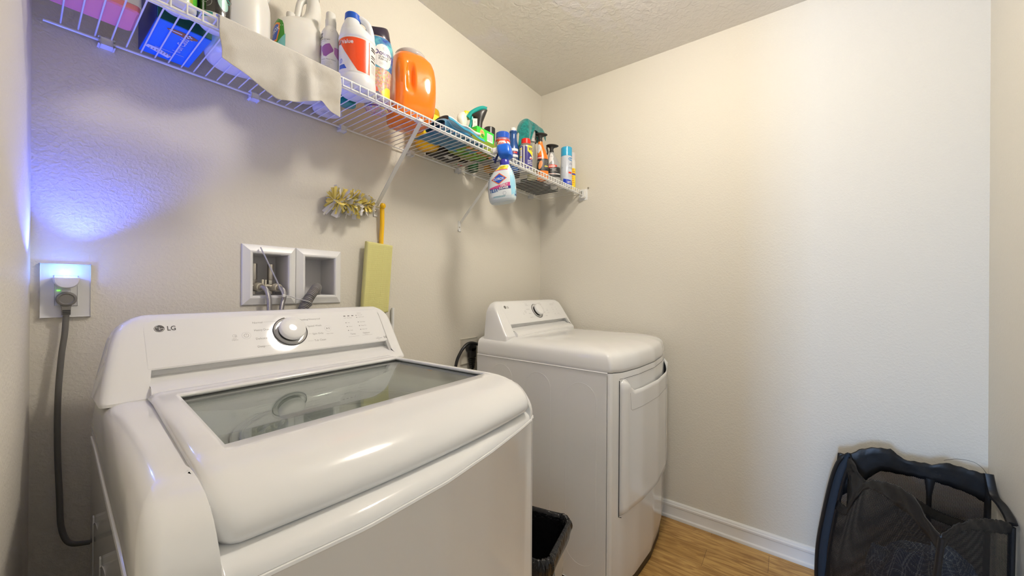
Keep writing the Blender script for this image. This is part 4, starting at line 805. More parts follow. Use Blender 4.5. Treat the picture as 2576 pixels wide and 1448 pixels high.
for k in range(8): d.lines(-0.028, 0.104-k*0.0042, 0.036, 1, 0.003, 0.0007, GR, 0)
for k in range(16): d.lines(0.021, 0.205-k*0.0042, 0.012, 1, 0.003, 0.0006, GR, 0)
d.build('label', t, world=False)
# 9 green capped bottle behind the bleach
t = thing('teal_bottle', 'teal green bottle mostly hidden behind the bleach jug, only its cap and base showing', 'bottle', (0.618, -0.168, ZB))
part(Loft(std(0.17, 0.026, b=0.003), 32).mesh(), 'bottle_body', mat('teal_gloss', (0.0, 0.26, 0.22), 0.25, coat=0.4), t)
part(lathe([(0.022, 0.168), (0.020, 0.195), (0.017, 0.2195), (0.0145, 0.2225), (0, 0.223)]), 'cap', mat('green_cap', (0.0, 0.22, 0.14), 0.3), t)
# 10 bleach jug
t = thing('bleach_jug', 'white bleach jug with blue cap and orange red label reading Value', 'jug', (0.605, -0.248, ZB), rotz=rad(-30))
lf = Loft(smooth_levels([(0, 0.040, 0.040, 2.1), (0.003, 0.046, 0.046, 2.1), (0.010, 0.051, 0.051, 2.1), (0.026, 0.0535, 0.0535, 2.1), (0.040, 0.0528, 0.0528, 2.1), (0.046, 0.0515, 0.0515, 2.1), (0.150, 0.0515, 0.0515, 2.1), (0.157, 0.0530, 0.0530, 2.1), (0.172, 0.0500, 0.0500, 2.1), (0.180, 0.046, 0.046, 2, -0.002), (0.198, 0.034, 0.036, 2, -0.010), (0.215, 0.0235, 0.026, 2, -0.014), (0.228, 0.0195, 0.0195, 2, -0.014)], 4), 56)
part(lf.mesh(), 'jug_body', M_HDPE2, t)
hp = bez([(0.0395, -0.004, 0.168), (0.0375, -0.004, 0.195), (0.028, -0.004, 0.222), (0.010, -0.002, 0.234), (-0.006, 0, 0.232)], 24)
part(MB().tube(hp, 0.0098, 14), 'handle', M_HDPE2, t)
part(MB().rings([[(x*s-0.014, y*s, z) for x, y in [(math.cos(2*PI*i/40), math.sin(2*PI*i/40)) for i in range(40)]] for s, z in ((0.0205, 0.222), (0.0225, 0.2225), (0.0215, 0.240), (0.0195, 0.2425), (0.001, 0.243))]), 'cap', mat('cap_blue', (0.01, 0.09, 0.50), 0.35), t)
d = Decal(lf.fn(0.0515), 0.004); RD = mat('value_orange_red', (0.85, 0.075, 0.01), 0.25, coat=0.3)
d.rect(-0.075, 0.0478, 0.070, 0.1490, W_, 0)
d.poly([(-0.075, 0.1475), (0.0355, 0.1475), (0.0355, 0.0500), (0.0176, 0.0500), (0.0005, 0.0520), (-0.053, 0.1310), (-0.066, 0.1330), (-0.075, 0.128)], RD, 1)
d.text('Value', -0.0470, 0.1290, 0.0165, W_, 2, bold=0.02); d.ring(-0.056, 0.1365, 0.0075, 0.0006, W_, 2); d.ell(-0.056, 0.1365, 0.0066, 0.0066, mat('label_dark_red', (0.30, 0.01, 0.01), 0.35), 2)
d.poly([(-0.060, 0.137), (-0.0575, 0.133), (-0.0515, 0.142), (-0.053, 0.1425), (-0.0575, 0.1365), (-0.059, 0.138)], W_, 3)
d.poly([(-0.062, 0.0705), (-0.0382, 0.0690), (-0.030, 0.0555), (-0.062, 0.0585)], B_, 1); d.ring(-0.0525, 0.081, 0.007, 0.0014, B_, 1); d.ring(-0.0525, 0.081, 0.004, 0.0014, B_, 1)
for a, b in ((0.1385, 0.1345), (0.1320, 0.1280), (0.1145, 0.1110), (0.1075, 0.1050), (0.099, 0.0945)): d.rect(0.0420, b, 0.0640, a, K_, 1)
for k in range(9): d.lines(0.0425, 0.087-k*0.0032, 0.020, 1, 0.003, 0.0010, GR, 1, 0.1)
d.build('label', t, world=False)
# 11 scent beads bottle
t = thing('scent_beads_bottle', 'scent beads bottle with dark violet cap and blue label reading Downy', 'bottle', (0.701, -0.205, ZB), rotz=rad(-20))
lf = Loft(smooth_levels([(0, 0.030, 0.030, 2), (0.003, 0.034, 0.034, 2), (0.010, 0.039, 0.038, 2), (0.03, 0.0410, 0.040, 2), (0.08, 0.0415, 0.0405, 2), (0.13, 0.0450, 0.043, 2), (0.18, 0.0500, 0.046, 2), (0.205, 0.0500, 0.046, 2), (0.228, 0.045, 0.042, 2), (0.2345, 0.040, 0.038, 2)], 4), 48)
bd = mat('scent_beads', (0.6, 0.4, 0.35), 0.2, coat=0.6); nt = bd.node_tree; vo = nt.nodes.new('ShaderNodeTexVoronoi'); vo.inputs['Scale'].default_value = 210; hs = nt.nodes.new('ShaderNodeMixRGB'); hs.blend_type = 'MIX'; hs.inputs['Fac'].default_value = 0.32; hs.inputs[1].default_value = (0.72, 0.38, 0.22, 1)
tcn = nt.nodes.new('ShaderNodeTexCoord'); nt.links.new(tcn.outputs['Object'], vo.inputs['Vector']); nt.links.new(vo.outputs['Color'], hs.inputs[2]); nt.links.new(hs.outputs[0], nt.nodes['Principled BSDF'].inputs['Base Color'])
part(lf.mesh(), 'bottle_body', bd, t)
part(MB().rings([[(rx*math.cos(2*PI*i/40), ry*math.sin(2*PI*i/40), z+0.006*math.cos(4*PI*i/40+0.8)*k) for i in range(40)] for rx, ry, z, k in ((0.0415, 0.039, 0.229, 0), (0.0425, 0.040, 0.234, 0), (0.0405, 0.038, 0.245, 0.2), (0.0375, 0.035, 0.262, 0.8), (0.034, 0.031, 0.270, 1), (0.025, 0.022, 0.268, 0.8), (0.001, 0.001, 0.262, 0))]), 'cap', mat('violet_black_cap', (0.018, 0.010, 0.030), 0.25, coat=0.4), t)
d = Decal(lf.fn(0.047), 0.004); TB = mottle(mat('swirl_blue', (0.02, 0.2, 0.5), 0.25, coat=0.5), (0.01, 0.06, 0.35), (0.15, 0.55, 0.60), 28, 3, 0.38, 0.62)
d.rect(-0.070, 0.128, 0.070, 0.228, TB, 0); WL = mat('downy_white', (0.80, 0.78, 0.76), 0.35)
d.poly([(-0.026, 0.150), (-0.022, 0.178), (-0.010, 0.197), (0.003, 0.2045), (0.018, 0.2035), (0.030, 0.194), (0.0385, 0.178), (0.039, 0.160), (0.035, 0.143), (0.028, 0.133), (0.018, 0.128), (0.002, 0.129), (-0.014, 0.135), (-0.024, 0.143)], WL, 1)
d.text('Downy', -0.0205, 0.1690, 0.0205, mat('downy_purple', (0.05, 0.02, 0.16), 0.35), 2, bold=0.012, sx=0.98, rot=0.0)
d.text('ULTIMATE', -0.0065, 0.1610, 0.0070, K_, 2, bold=0.02); d.text('FUSIONS', -0.0065, 0.1535, 0.0075, K_, 2, bold=0.02); d.ring(0.0116, 0.1905, 0.0056, 0.0006, K_, 2); d.ring(0.0116, 0.1905, 0.0032, 0.0006, K_, 2); d.lines(-0.004, 0.1440, 0.026, 2, 0.004, 0.0010, GR, 2)
for c_, pts in (((0.80, 0.12, 0.06), [(-0.050, 0.075), (-0.030, 0.080), (-0.010, 0.064), (-0.006, 0.052), (-0.050, 0.045)]), ((0.85, 0.72, 0.05), [(0.004, 0.052), (0.024, 0.072), (0.050, 0.075), (0.05, 0.040), (0.012, 0.036)]), ((0.22, 0.20, 0.28), [(-0.055, 0.046), (-0.006, 0.053), (0.010, 0.036), (0.050, 0.040), (0.050, 0.022), (-0.055, 0.022)])):
    d.poly(pts, mat('beads_wrap_%d' % int(c_[0]*100), c_, 0.3, coat=0.4), 0)
d.text('IN-WASH SCENT BOOSTER', 0.000, 0.030, 0.0042, W_, 1); d.rect(-0.06, 0.006, 0.06, 0.022, mat('label_violet', (0.10, 0.03, 0.18), 0.35), 0); d.build('label', t, world=False)
# 12 orange detergent jug
t = thing('orange_jug', 'big glossy orange detergent jug with clear cap, largest thing on the shelf', 'jug', (0.839, -0.201, ZB), rotz=rad(-18))
M_OR = mat('orange_plastic', (0.98, 0.205, 0.0), 0.09, coat=0.6)
JL = smooth_levels([(0, 0.050, 0.060, 3.4, -0.006), (0.004, 0.057, 0.068, 3.6, -0.006), (0.014, 0.063, 0.075, 3.8, -0.005), (0.035, 0.0675, 0.079, 4.0, -0.002), (0.075, 0.0695, 0.080, 4.2, 0.001), (0.12, 0.0700, 0.080, 4.4, 0.002, 0.001), (0.165, 0.0700, 0.078, 4.4, 0.002, 0.003), (0.200, 0.0685, 0.073, 4.0, 0.002, 0.006), (0.225, 0.0640, 0.066, 3.6, 0.001, 0.008), (0.241, 0.056, 0.056, 2.9, 0.000, 0.008), (0.248, 0.046, 0.046, 2.4, 0.000, 0.008), (0.251, 0.03, 0.03, 2, 0.000, 0.008)], 5)
JL = [(l[0], l[1]*1.08, l[2]*1.04, l[3], l[4], l[5]) for l in JL]
lf = Loft(JL, 160); rings = []
def gau(a): return math.exp(-a*a)
for l in lf.L:
    rg = []
    for i in range(160):
        th = 2*PI*i/160; th = th-0.9*0.25*math.sin(4*th); p = list(lf.ringpt(l, th))
        if p[1] < 0.01:   # grip hollow and the raised edge beside it, on the broad face
            p[1] += 0.017*math.exp(-((p[0]+0.026)/0.0125)**4)*math.exp(-((l[0]-0.142)/0.045)**4)*(1 if abs(p[0]) < 0.06 else 0); p[1] -= 0.003*gau((p[0]+0.050)/0.005)*gau((l[0]-0.12)/0.09)
        if p[0] < -0.055: p[0] += 0.004*gau((p[1]+0.02)/0.025)*gau((l[0]-0.12)/0.08)
        rg.append(tuple(p))
    rings.append(rg)
part(MB().rings(rings), 'jug_body', M_OR, t, ang=60)
part(MB().rings([[(0.055*s*math.cos(2*PI*i/48)-0.002, 0.055*s*math.sin(2*PI*i/48), z) for i in range(48)] for s, z in ((0.94, 0.240), (0.98, 0.245), (0.96, 0.254), (0.90, 0.258), (0.02, 0.259))]), 'cap', mat('frosted_cap', (0.70, 0.70, 0.68), 0.12, trans=0.4, ior=1.3), t)
# 13 yellow clear bottle
t = thing('yellow_bottle', 'clear bottle of yellow liquid standing right behind the orange jug', 'bottle', (1.018, -0.083, ZB))
M_YL = mat('yellow_liquid', (0.95, 0.58, 0.015), 0.08, trans=0.55, ior=1.33, bump=(260, 0.5, 0.001))
part(Loft([(0, 0.036, 0.036, 2), (0.003, 0.044, 0.044, 2), (0.010, 0.050, 0.050, 2), (0.03, 0.0525, 0.0525, 2), (0.135, 0.0525, 0.0525, 2), (0.155, 0.050, 0.050, 2), (0.160, 0.048, 0.048, 2)], 40).mesh(), 'liquid', M_YL, t)
part(Loft([(0.1605, 0.048, 0.048, 2), (0.175, 0.042, 0.042, 2), (0.195, 0.032, 0.032, 2), (0.205, 0.0305, 0.0305, 2), (0.24, 0.0300, 0.0300, 2)], 40).mesh(cap0=False), 'neck', mat('clear_shell', (0.9, 0.9, 0.85), 0.1, alpha=0.45), t)
part(MB().rings([[((0.0533)*math.sin(a), -(0.0533)*math.cos(a), z) for a in [(-1.0+2.6*k/20) for k in range(21)]] for z in (0.045, 0.130)], closed=False, cap0=False, cap1=False), 'label', mat('bottle_label_yellow', (0.95, 0.80, 0.05), 0.3), t)

# 14 folded cloths near the middle: blue ones and a white one on top
def drape(name, label, cat_, m, loc, fn, nu, nv, th=0.002, group=None):
    mb = MB().grid(fn, nu, nv); o = mb.build(name, m, None, ang=180, mods=[('SOLIDIFY', dict(thickness=th, offset=0)), ('SUBSURF', dict(levels=1, render_levels=1))]); 
    return tag(o, label, cat_, group)
M_MICRO = mottle(mat('microfibre_blue', (0.02, 0.20, 0.36), 0.9, sheen=0.5, bump=(900, 0.6, 0.001)), (0.008, 0.13, 0.27), (0.02, 0.22, 0.40), 60)
rc = random.Random(21)
def cl1(i, j):   # lowest blue cloth: lies on the wires, one corner hanging over the back half
    a = i/24; b = j/14; x = 0.915+0.235*a; y = -0.285+0.170*b-0.02*a; z = ZB+0.004+0.003*math.sin(a*17+b*5)+0.002*math.sin(b*21)
    if b > 0.75: y -= 0.03*(b-0.75)*4*abs(math.sin(a*PI))*0.6
    return (x, y, z)
drape('cleaning_cloth', 'blue microfibre cloth lying flat on the wires right of the orange jug', 'cloth', M_MICRO, None, cl1, 24, 14, 0.003)
def cl2(i, j):   # folded pile
    a = i/30; b = j/40; s = 2*PI*b; ww = 0.100; x = 0.935+0.225*a; 
    y = -0.225+0.055*math.cos(s)+0.01*math.sin(a*9); z = ZB+0.028+0.018*math.sin(s)*(1+0.3*math.sin(a*7))-0.010*a+0.020*math.exp(-((a-0.12)/0.1)**2)*(1 if math.sin(s) > 0 else 0.3)
    return (x, y, z)
mb = MB().grid(cl2, 30, 40, cv=True); o = mb.build('cleaning_cloth', M_MICRO, None, ang=180, mods=[('SUBSURF', dict(levels=1, render_levels=1))]); tag(o, 'rolled blue microfibre cloth on top of the flat blue one, behind the front rail', 'cloth')
for k in range(3):
    hem = MB().tube(bez([(0.945+0.2*q/12, -0.287-0.003*k, ZB+0.054-0.0045*k-0.022*q/12+0.002*math.sin(q*1.1)) for q in range(13)], 36), 0.0019, 6)
    hem.build('hem', mat('hem_light_blue', (0.08, 0.42, 0.62), 0.8), o, world=False)
def cl3(i, j):
    a = i/24; b = j/24; s = 2*PI*b; return (0.965+0.180*a, -0.225+0.045*math.cos(s), ZB+0.066-0.006*a+0.012*math.sin(s)*(1+0.25*math.sin(a*8+1))+0.003*math.sin(a*13))
o = MB().grid(cl3, 24, 24, cv=True).build('cleaning_cloth', mottle(mat('cotton_white', (0.75, 0.74, 0.72), 0.9, bump=(600, 0.4, 0.001)), (0.66, 0.65, 0.64), (0.78, 0.77, 0.76), 30), None, ang=180, mods=[('SUBSURF', dict(levels=1, render_levels=1))]); tag(o, 'white cotton cloth folded on top of the blue cloths', 'cloth')
def cl4(i, j):   # hanging corner between the wires
    a = i/8; b = j/8; x = 1.03+0.10*a+0.02*b*(1-a); y = -0.225+0.085*b; z = ZB+0.002-0.001*b
    w_ = (1-b); return (1.085+(a-0.5)*0.13*w_+0.02*b, y, z-0.0)
# 15 two boxes with green print
t = thing('dryer_sheet_box', 'bright green dryer sheet box with barcode, upper box of the pair behind the front rail', 'box', (1.200, -0.195, ZB+0.043))
part(MB().rbox((-0.056, -0.055, 0), (0.056, 0.055, 0.060), 0.001, seg=1), 'carton', mat('carton_green', (0.04, 0.62, 0.05), 0.4), t)
d = Decal(lambda a, b, o: (a, -0.055-o, b)); d.ell(-0.024, 0.036, 0.0145, 0.018, Y_, 0); d.ell(-0.024, 0.037, 0.0135, 0.016, mat('label_peach', (0.9, 0.5, 0.2), 0.4), 1); d.text('Gain', -0.037, 0.040, 0.011, O_, 2, bold=0.03); d.ell(-0.022, 0.028, 0.010, 0.008, mat('leaf_green', (0.05, 0.30, 0.02), 0.5), 2)
d.rect(0.008, 0.014, 0.046, 0.050, W_, 0)
for k in range(8): d.rect(0.011+0.0042*k, 0.020, 0.0125+0.0042*k+(0.0012 if k % 3 == 0 else 0), 0.048, GR, 1)
d.rect(-0.056, 0.0115, 0.056, 0.0122, mat('dark_green_line', (0.01, 0.25, 0.01), 0.5), 0); d.rect(0.018, -0.0, 0.044, 0.010, mat('pale_green', (0.4, 0.8, 0.4), 0.5), 0); d.build('front_print', t, world=False)
d = Decal(lambda a, b, o: (-0.056-o, -a, b)); 
for k in range(4): d.poly([(0.052, 0.014+0.010*k), (0.030, 0.022+0.010*k), (0.030, 0.017+0.010*k), (0.052, 0.009+0.010*k)], mat('olive_print', (0.30, 0.42, 0.02), 0.2), 0)
d.build('side_print', t, world=False)
t = thing('cleaning_pads_box', 'low olive green box with orange and lime prints under the bright green box', 'box', (1.180, -0.200, ZB))
part(MB().rbox((-0.088, -0.070, 0), (0.072, 0.070, 0.0425), 0.001, seg=1), 'carton', mat('carton_olive', (0.20, 0.26, 0.02), 0.45), t)
d = Decal(lambda a, b, o: (a, b, -o)); LM = mat('lime_bright', (0.22, 0.62, 0.05), 0.45); ORR = mat('pale_orange', (0.85, 0.30, 0.08), 0.45)
for k in range(5): d.ell(-0.070+0.034*k, -0.040+0.004*k, 0.013, 0.015, ORR, 1); d.ell(-0.07+0.034*k, -0.014, 0.014, 0.010, LM, 1)
for k in range(5): d.poly([(-0.084+0.034*k, 0.01), (-0.060+0.034*k, 0.0), (-0.056+0.034*k, 0.03), (-0.078+0.034*k, 0.05)], [LM, mat('dark_green_line', (0.01, 0.25, 0.01), 0.5), mat('olive_print', (0.30, 0.42, 0.02), 0.2)][k % 3], 1)
d.build('bottom_print', t, world=False)
# 16 things lying at the back, seen from below
t = thing('black_case', 'flat black plastic case with a white sticker lying at the back of the shelf', 'case', (1.125, -0.070, ZB), rotz=rad(2))
part(MB().rbox((-0.070, -0.048, 0), (0.068, 0.046, 0.030), 0.004), 'case', mat('case_black', (0.025, 0.02, 0.018), 0.4), t); d = Decal(lambda a, b, o: (a, b, -o)); d.rect(-0.012, -0.030, 0.028, -0.004, W_, 0); d.lines(-0.010, -0.014, 0.034, 3, 0.005, 0.001, GR, 1); d.build('sticker', t, world=False)
t = thing('beige_packet', 'beige paper packet lying at the back between the black case and a grey box', 'packet', (1.235, -0.075, ZB), rotz=rad(-5))
part(MB().rbox((-0.038, -0.055, 0), (0.038, 0.050, 0.025), 0.004), 'packet', mat('packet_beige', (0.55, 0.50, 0.42), 0.5), t); d = Decal(lambda a, b, o: (a, b, -o)); d.rect(-0.030, 0.020, -0.012, 0.030, mat('dark_green_line', (0.01, 0.25, 0.01), 0.5), 0); d.rect(-0.008, 0.018, 0.016, 0.030, R_, 0); d.rect(0.022, 0.018, 0.034, 0.026, R_, 0); d.build('bottom_print', t, world=False)
t = thing('grey_box', 'grey box lying behind the green boxes, seen through the wires', 'box', (1.300, -0.190, ZB+0.0), rotz=rad(3))
part(MB().rbox((-0.044, -0.030, 0), (0.020, 0.052, 0.030), 0.003), 'box', mat('box_grey', (0.20, 0.195, 0.18), 0.5), t)
# 17 cans and bottles towards the right
def spray_can(nm, x, y, label, r, h, capr, caph, bodym, capm, rot=-50, neck=True, decal=None, group=None, cat_='spray can'):
    t = thing(nm, label, cat_, (x, y, ZB), rotz=rad(rot), group=group)
    L = [(0, r-0.003, r-0.003, 2), (0.0015, r-0.0005, r-0.0005, 2), (0.003, r, r, 2), (h-0.004, r, r, 2), (h, r-0.002, r-0.002, 2)]
    lf = Loft(L, 36); part(lf.mesh(), 'can_body', bodym, t)
    if neck: part(lathe([(r-0.001, h-0.001), (r-0.003, h+0.004), (capr+0.001, h+0.011)]), 'shoulder', M_STEEL, t)
    z = h+(0.010 if neck else 0); part(lathe([(capr, z), (capr, z+caph-0.003), (capr-0.003, z+caph), (0, z+caph)]), 'cap', capm, t)
    part(lathe([(0.0, 0.006), (r-0.008, 0.002), (r-0.003, -0.0002), (r, 0.002)]), 'base_rim', M_STEEL, t)
    if decal: d = Decal(lf.fn(r), 0.004); decal(d); d.build('label', t, world=False)
    return t
M_CB = mat('cap_black', (0.03, 0.028, 0.025), 0.3)
t = spray_can('spray_can', 1.400, -0.100, 'brown black capped spray can behind the green boxes, left of the blue lidded can', 0.029, 0.140, 0.028, 0.068, mat('can_amber', (0.55, 0.25, 0.02), 0.3, coat=0.3), M_CB)
part(MB().rings([[(x*s, y*s, z) for x, y in [(0.012*math.cos(2*PI*i/16)-0.028, 0.012*math.sin(2*PI*i/16)) for i in range(16)]] for s, z in ((1, 0.15), (1, 0.190), (0.9, 0.194))]), 'trigger_cap', M_CB, t)
spray_can('spray_can', 1.345, -0.040, 'dark green spray can at the back, its bare metal base showing through the wires', 0.027, 0.10, 0.020, 0.03, mat('can_dark_green', (0.01, 0.07, 0.02), 0.3), M_CB)
spray_can('spray_can', 1.468, -0.075, 'black spray can at the back, second metal base from the left', 0.027, 0.10, 0.020, 0.03, mat('can_black', (0.02, 0.02, 0.02), 0.3), M_CB)
# lying blue can
t = thing('fallen_can', 'dark blue spray can with white print lying on its side across the wires', 'spray can', (1.345, -0.180, ZB+0.0262), rot=(0, PI/2, rad(40)))
lf = Loft([(-0.075, 0.022, 0.022, 2), (-0.073, 0.0255, 0.0255, 2), (0.055, 0.0255, 0.0255, 2), (0.062, 0.022, 0.022, 2), (0.068, 0.015, 0.015, 2)], 32); part(lf.mesh(), 'can_body', mat('can_navy', (0.015, 0.03, 0.22), 0.3, coat=0.3), t)
d = Decal(lf.fn(0.0255), 0.004)
for k in range(9): d.rect(-0.078, -0.066+0.0125*k, 0.078, -0.0615+0.0125*k, W_, 0); d.lines(-0.05, -0.058+0.0125*k, 0.10, 1, 1, 0.002, W_, 0)
d.build('label', t, world=False)
# oxygen stain spray with blue lid
def dec(d):
    d.rect(-0.119, 0.0855, 0.119, 0.0975, O_, 0); d.rect(-0.119, 0.082, 0.119, 0.0895, R_, 1); d.text('BIO-ENZYME', -0.018, 0.0885, 0.0058, W_, 2); d.rect(-0.119, 0.015, 0.119, 0.082, W_, 0)
    d.ring(-0.004, 0.066, 0.026, 0.006, R_, 1, 24, 0.1, PI-0.1); d.ell(-0.006, 0.064, 0.016, 0.012, R_, 1); d.text('OXY', -0.018, 0.0685, 0.010, W_, 2, bold=0.03)
spray_can('stain_remover_can', 1.318, -0.250, 'wide can with glossy blue lid and red and white label, behind the hanging spray bottle', 0.0335, 0.0985, 0.0325, 0.0285, mat('can_blue', (0.02, 0.06, 0.40), 0.2, coat=0.5), mat('lid_blue', (0.01, 0.09, 0.55), 0.15, coat=0.6), -50, False, dec)
# slim navy bottle with white cap
t = thing('blue_bottle', 'navy blue bottle with white screw cap, right of the blue lidded can', 'bottle', (1.478, -0.190, ZB), rotz=rad(-55))
lf = Loft(smooth_levels([(0, 0.024, 0.024, 2), (0.003, 0.028, 0.028, 2), (0.10, 0.0285, 0.0285, 2), (0.125, 0.027, 0.027, 2), (0.150, 0.0215, 0.0215, 2), (0.165, 0.0185, 0.0185, 2), (0.195, 0.0175, 0.0175, 2), (0.198, 0.0195, 0.0195, 2), (0.205, 0.0195, 0.0195, 2), (0.2075, 0.0135, 0.0135, 2)], 3), 36)
part(lf.mesh(), 'bottle_body', mat('navy_plastic', (0.01, 0.07, 0.26), 0.25, coat=0.3), t); part(lathe([(0.0150, 0.206), (0.0150, 0.220), (0.013, 0.222), (0, 0.222)]), 'cap', W_, t)
d = Decal(lf.fn(0.028), 0.004); d.rect(-0.025, 0.03, 0.030, 0.112, W_, 0); d.rect(-0.002, 0.082, 0.032, 0.100, NV_, 1); d.rect(0.002, 0.088, 0.022, 0.096, R_, 2); d.rect(-0.025, 0.03, 0.03, 0.070, mat('label_slate', (0.05, 0.07, 0.14), 0.4), 1); d.lines(-0.022, 0.064, 0.045, 6, 0.005, 0.002, GR, 2); d.build('label', t, world=False)
# dark bottle right of it
t = thing('dark_bottle', 'black bottle with red band, squeezed between the navy bottle and the yellow shield can', 'bottle', (1.548, -0.150, ZB), rotz=rad(-55)); lf = Loft(std(0.12, 0.026, 0.024, extra=[(0.135, 0.014, 0.014, 2)]), 32); part(lf.mesh(), 'bottle_body', K_, t); d = Decal(lf.fn(0.025), 0.004); d.rect(-0.03, 0.05, 0.03, 0.058, R_, 0); d.rect(-0.03, 0.066, 0.03, 0.094, GR, 0); d.build('label', t, world=False)
# lubricant can
def dec(d):
    d.rect(-0.103, 0.012, 0.103, 0.128, mat('wd_blue', (0.035, 0.03, 0.20), 0.22, coat=0.5), 0); d.rect(-0.0195, 0.012, -0.0105, 0.128, mat('can_silver', (0.5, 0.5, 0.5), 0.3, metal=0.7), 1); d.rect(-0.0165, 0.012, -0.0135, 0.128, W_, 2)
    d.poly([(0.0020, 0.1255), (0.048, 0.1295), (0.048, 0.066), (0.0400, 0.070), (0.0033, 0.0985)], Y_, 1); d.text('WD-40', 0.0075, 0.1020, 0.0240, NV_, 2, bold=0.03, sx=0.8); d.rect(-0.056, 0.050, -0.025, 0.118, W_, 1); d.rect(-0.056, 0.108, -0.025, 0.113, Y_, 2); d.rect(-0.056, 0.068, -0.025, 0.073, Y_, 2); d.lines(-0.054, 0.102, 0.026, 7, 0.0048, 0.0014, GR, 2)
    d.rect(-0.056, 0.012, -0.025, 0.050, W_, 1); d.lines(-0.054, 0.046, 0.026, 6, 0.0048, 0.0014, GR, 2)
    d.ell(0.024, 0.066, 0.010, 0.007, W_, 1); d.ell(0.024, 0.064, 0.006, 0.004, R_, 2); d.lines(0.004, 0.050, 0.034, 3, 0.008, 0.0035, W_, 1); 
spray_can('lubricant_can', 1.518, -0.240, 'dark blue can with yellow shield reading WD-40 and a red cap', 0.0330, 0.130, 0.0235, 0.0275, mat('can_silver', (0.5, 0.5, 0.5), 0.3, metal=0.7), mat('cap_red', (0.75, 0.02, 0.01), 0.3), -45, True, dec)
# trigger spray builder
def trigger_head(t, z, m, m2, wide=0.022, deep=0.036, dome=0.006, neck=0.0125, cx=0):
    part(lathe([(neck, z), (neck, z+0.012), (neck*0.9, z+0.014)]), 'collar', m, t).location = (cx, 0, 0)
    part(MB().rings([[(cx+a*math.cos(2*PI*i/32)*1.0+ox, b*math.sin(2*PI*i/32), zz) for i in range(32)] for a, b, ox, zz in ((neck*0.85, neck*0.8, 0, z+0.012), (neck*0.85, neck*0.8, 0, z+0.024), (neck*1.1, neck*1.0, 0.001, z+0.030), (deep*0.55, wide*0.62, 0.003, z+0.034), (deep*0.86, wide*0.92, 0.004, z+0.038), (deep, wide, 0.004, z+0.0415), (deep*0.97, wide*0.97, 0.004, z+0.044), (deep*0.7, wide*0.7, 0.002, z+0.044+dome*0.7), (0.001, 0.001, 0, z+0.044+dome))]), 'spray_head', m, t)
    part(MB().tube(bez([(cx-deep*0.70, 0, z+0.040), (cx-deep*0.74, 0, z+0.026), (cx-deep*0.60, 0, z+0.008), (cx-deep*0.72, 0, z-0.008)], 12), 0.0045, 10), 'trigger', m2, t)
# clear spray bottle under the teal cloth
t = thing('clear_spray_bottle', 'tall clear spray bottle with a little yellow liquid, under the draped teal cloth', 'spray bottle', (1.640, -0.196, ZB), rotz=rad(-55))
part(Loft(smooth_levels([(0, 0.022, 0.022, 2), (0.003, 0.025, 0.025, 2), (0.10, 0.0255, 0.0255, 2), (0.15, 0.022, 0.022, 2), (0.185, 0.0165, 0.0165, 2), (0.205, 0.0140, 0.0140, 2)], 3), 32).mesh(), 'bottle_body', mat('clear_bottle', (0.85, 0.85, 0.82), 0.08, trans=0.9, ior=1.25), t)
part(Loft([(0.003, 0.022, 0.022, 2), (0.045, 0.0225, 0.0225, 2)], 32).mesh(), 'liquid', mat('pale_yellow_liquid', (0.62, 0.55, 0.15), 0.15, trans=0.3), t)
part(lathe([(0.0150, 0.203), (0.0150, 0.218), (0.0140, 0.222), (0.0155, 0.224), (0.0165, 0.245), (0.016, 0.262), (0, 0.266)]), 'spray_head', mat('head_grey', (0.45, 0.44, 0.42), 0.3, alpha=1), t)
part(MB().rbox((-0.045, -0.009, 0.248), (0.012, 0.009, 0.268), 0.004), 'nozzle', mat('head_grey', (0.45, 0.44, 0.42), 0.3), t)
part(MB().tube([(0, 0, 0.20), (0.002, 0, 0.02)], 0.0018, 6), 'dip_tube', W_, t)
# teal cloth draped on it
M_TEAL = mottle(mat('terry_teal', (0.0, 0.20, 0.18), 0.95, sheen=0.4, bump=(700, 0.8, 0.0015)), (0.0, 0.13, 0.125), (0.005, 0.24, 0.21), 90)
def teal(i, j):
    a = i/40; b = j/36; x0_ = 1.528+0.238*a
    zt = interp([(0, 1.985), (0.08, 2.035), (0.22, 2.072), (0.55, 2.078), (0.85, 2.074), (1, 2.050)], a)
    df = interp([(0, 0.190), (0.20, 0.225), (0.33, 0.180), (0.40, 0.085), (0.47, 0.042), (0.85, 0.036), (1, 0.036)], a)
    wf = interp([(0, 0.012), (0.2, 0.032), (0.6, 0.030), (1, 0.022)], a)
    if b < 0.28: k = 1-b/0.28; y = -0.180+wf*(0.55+0.45*k); z = zt-0.006-0.05*k*k; t_ = 0
    elif b < 0.5: k = (b-0.28)/0.22; y = -0.180+wf*(0.55-1.45*k); z = zt-0.006+0.006*math.sin(PI*k); t_ = 0
    else: t_ = (b-0.5)/0.5; y = -0.180-wf*(0.9+0.25*math.sin(PI*min(1, t_*2)*0.5)); z = zt-0.006-df*t_
    fold = 0.007*math.sin(a*19+t_*2)*min(1, t_*2)*(1 if a < 0.5 else 0.3)
    return (x0_-0.030*t_*(1-a)*(1.2 if a < 0.5 else 0)+0.03*t_*(0.5-a if a < 0.5 else 0)*0.6, y+fold, z+0.003*math.sin(a*8)-0.012*t_*math.sin(a*6)*(a < 0.5))
drape('teal_cloth', 'teal terry cloth draped over the head of the clear spray bottle', 'cloth', M_TEAL, None, teal, 40, 36, 0.003)
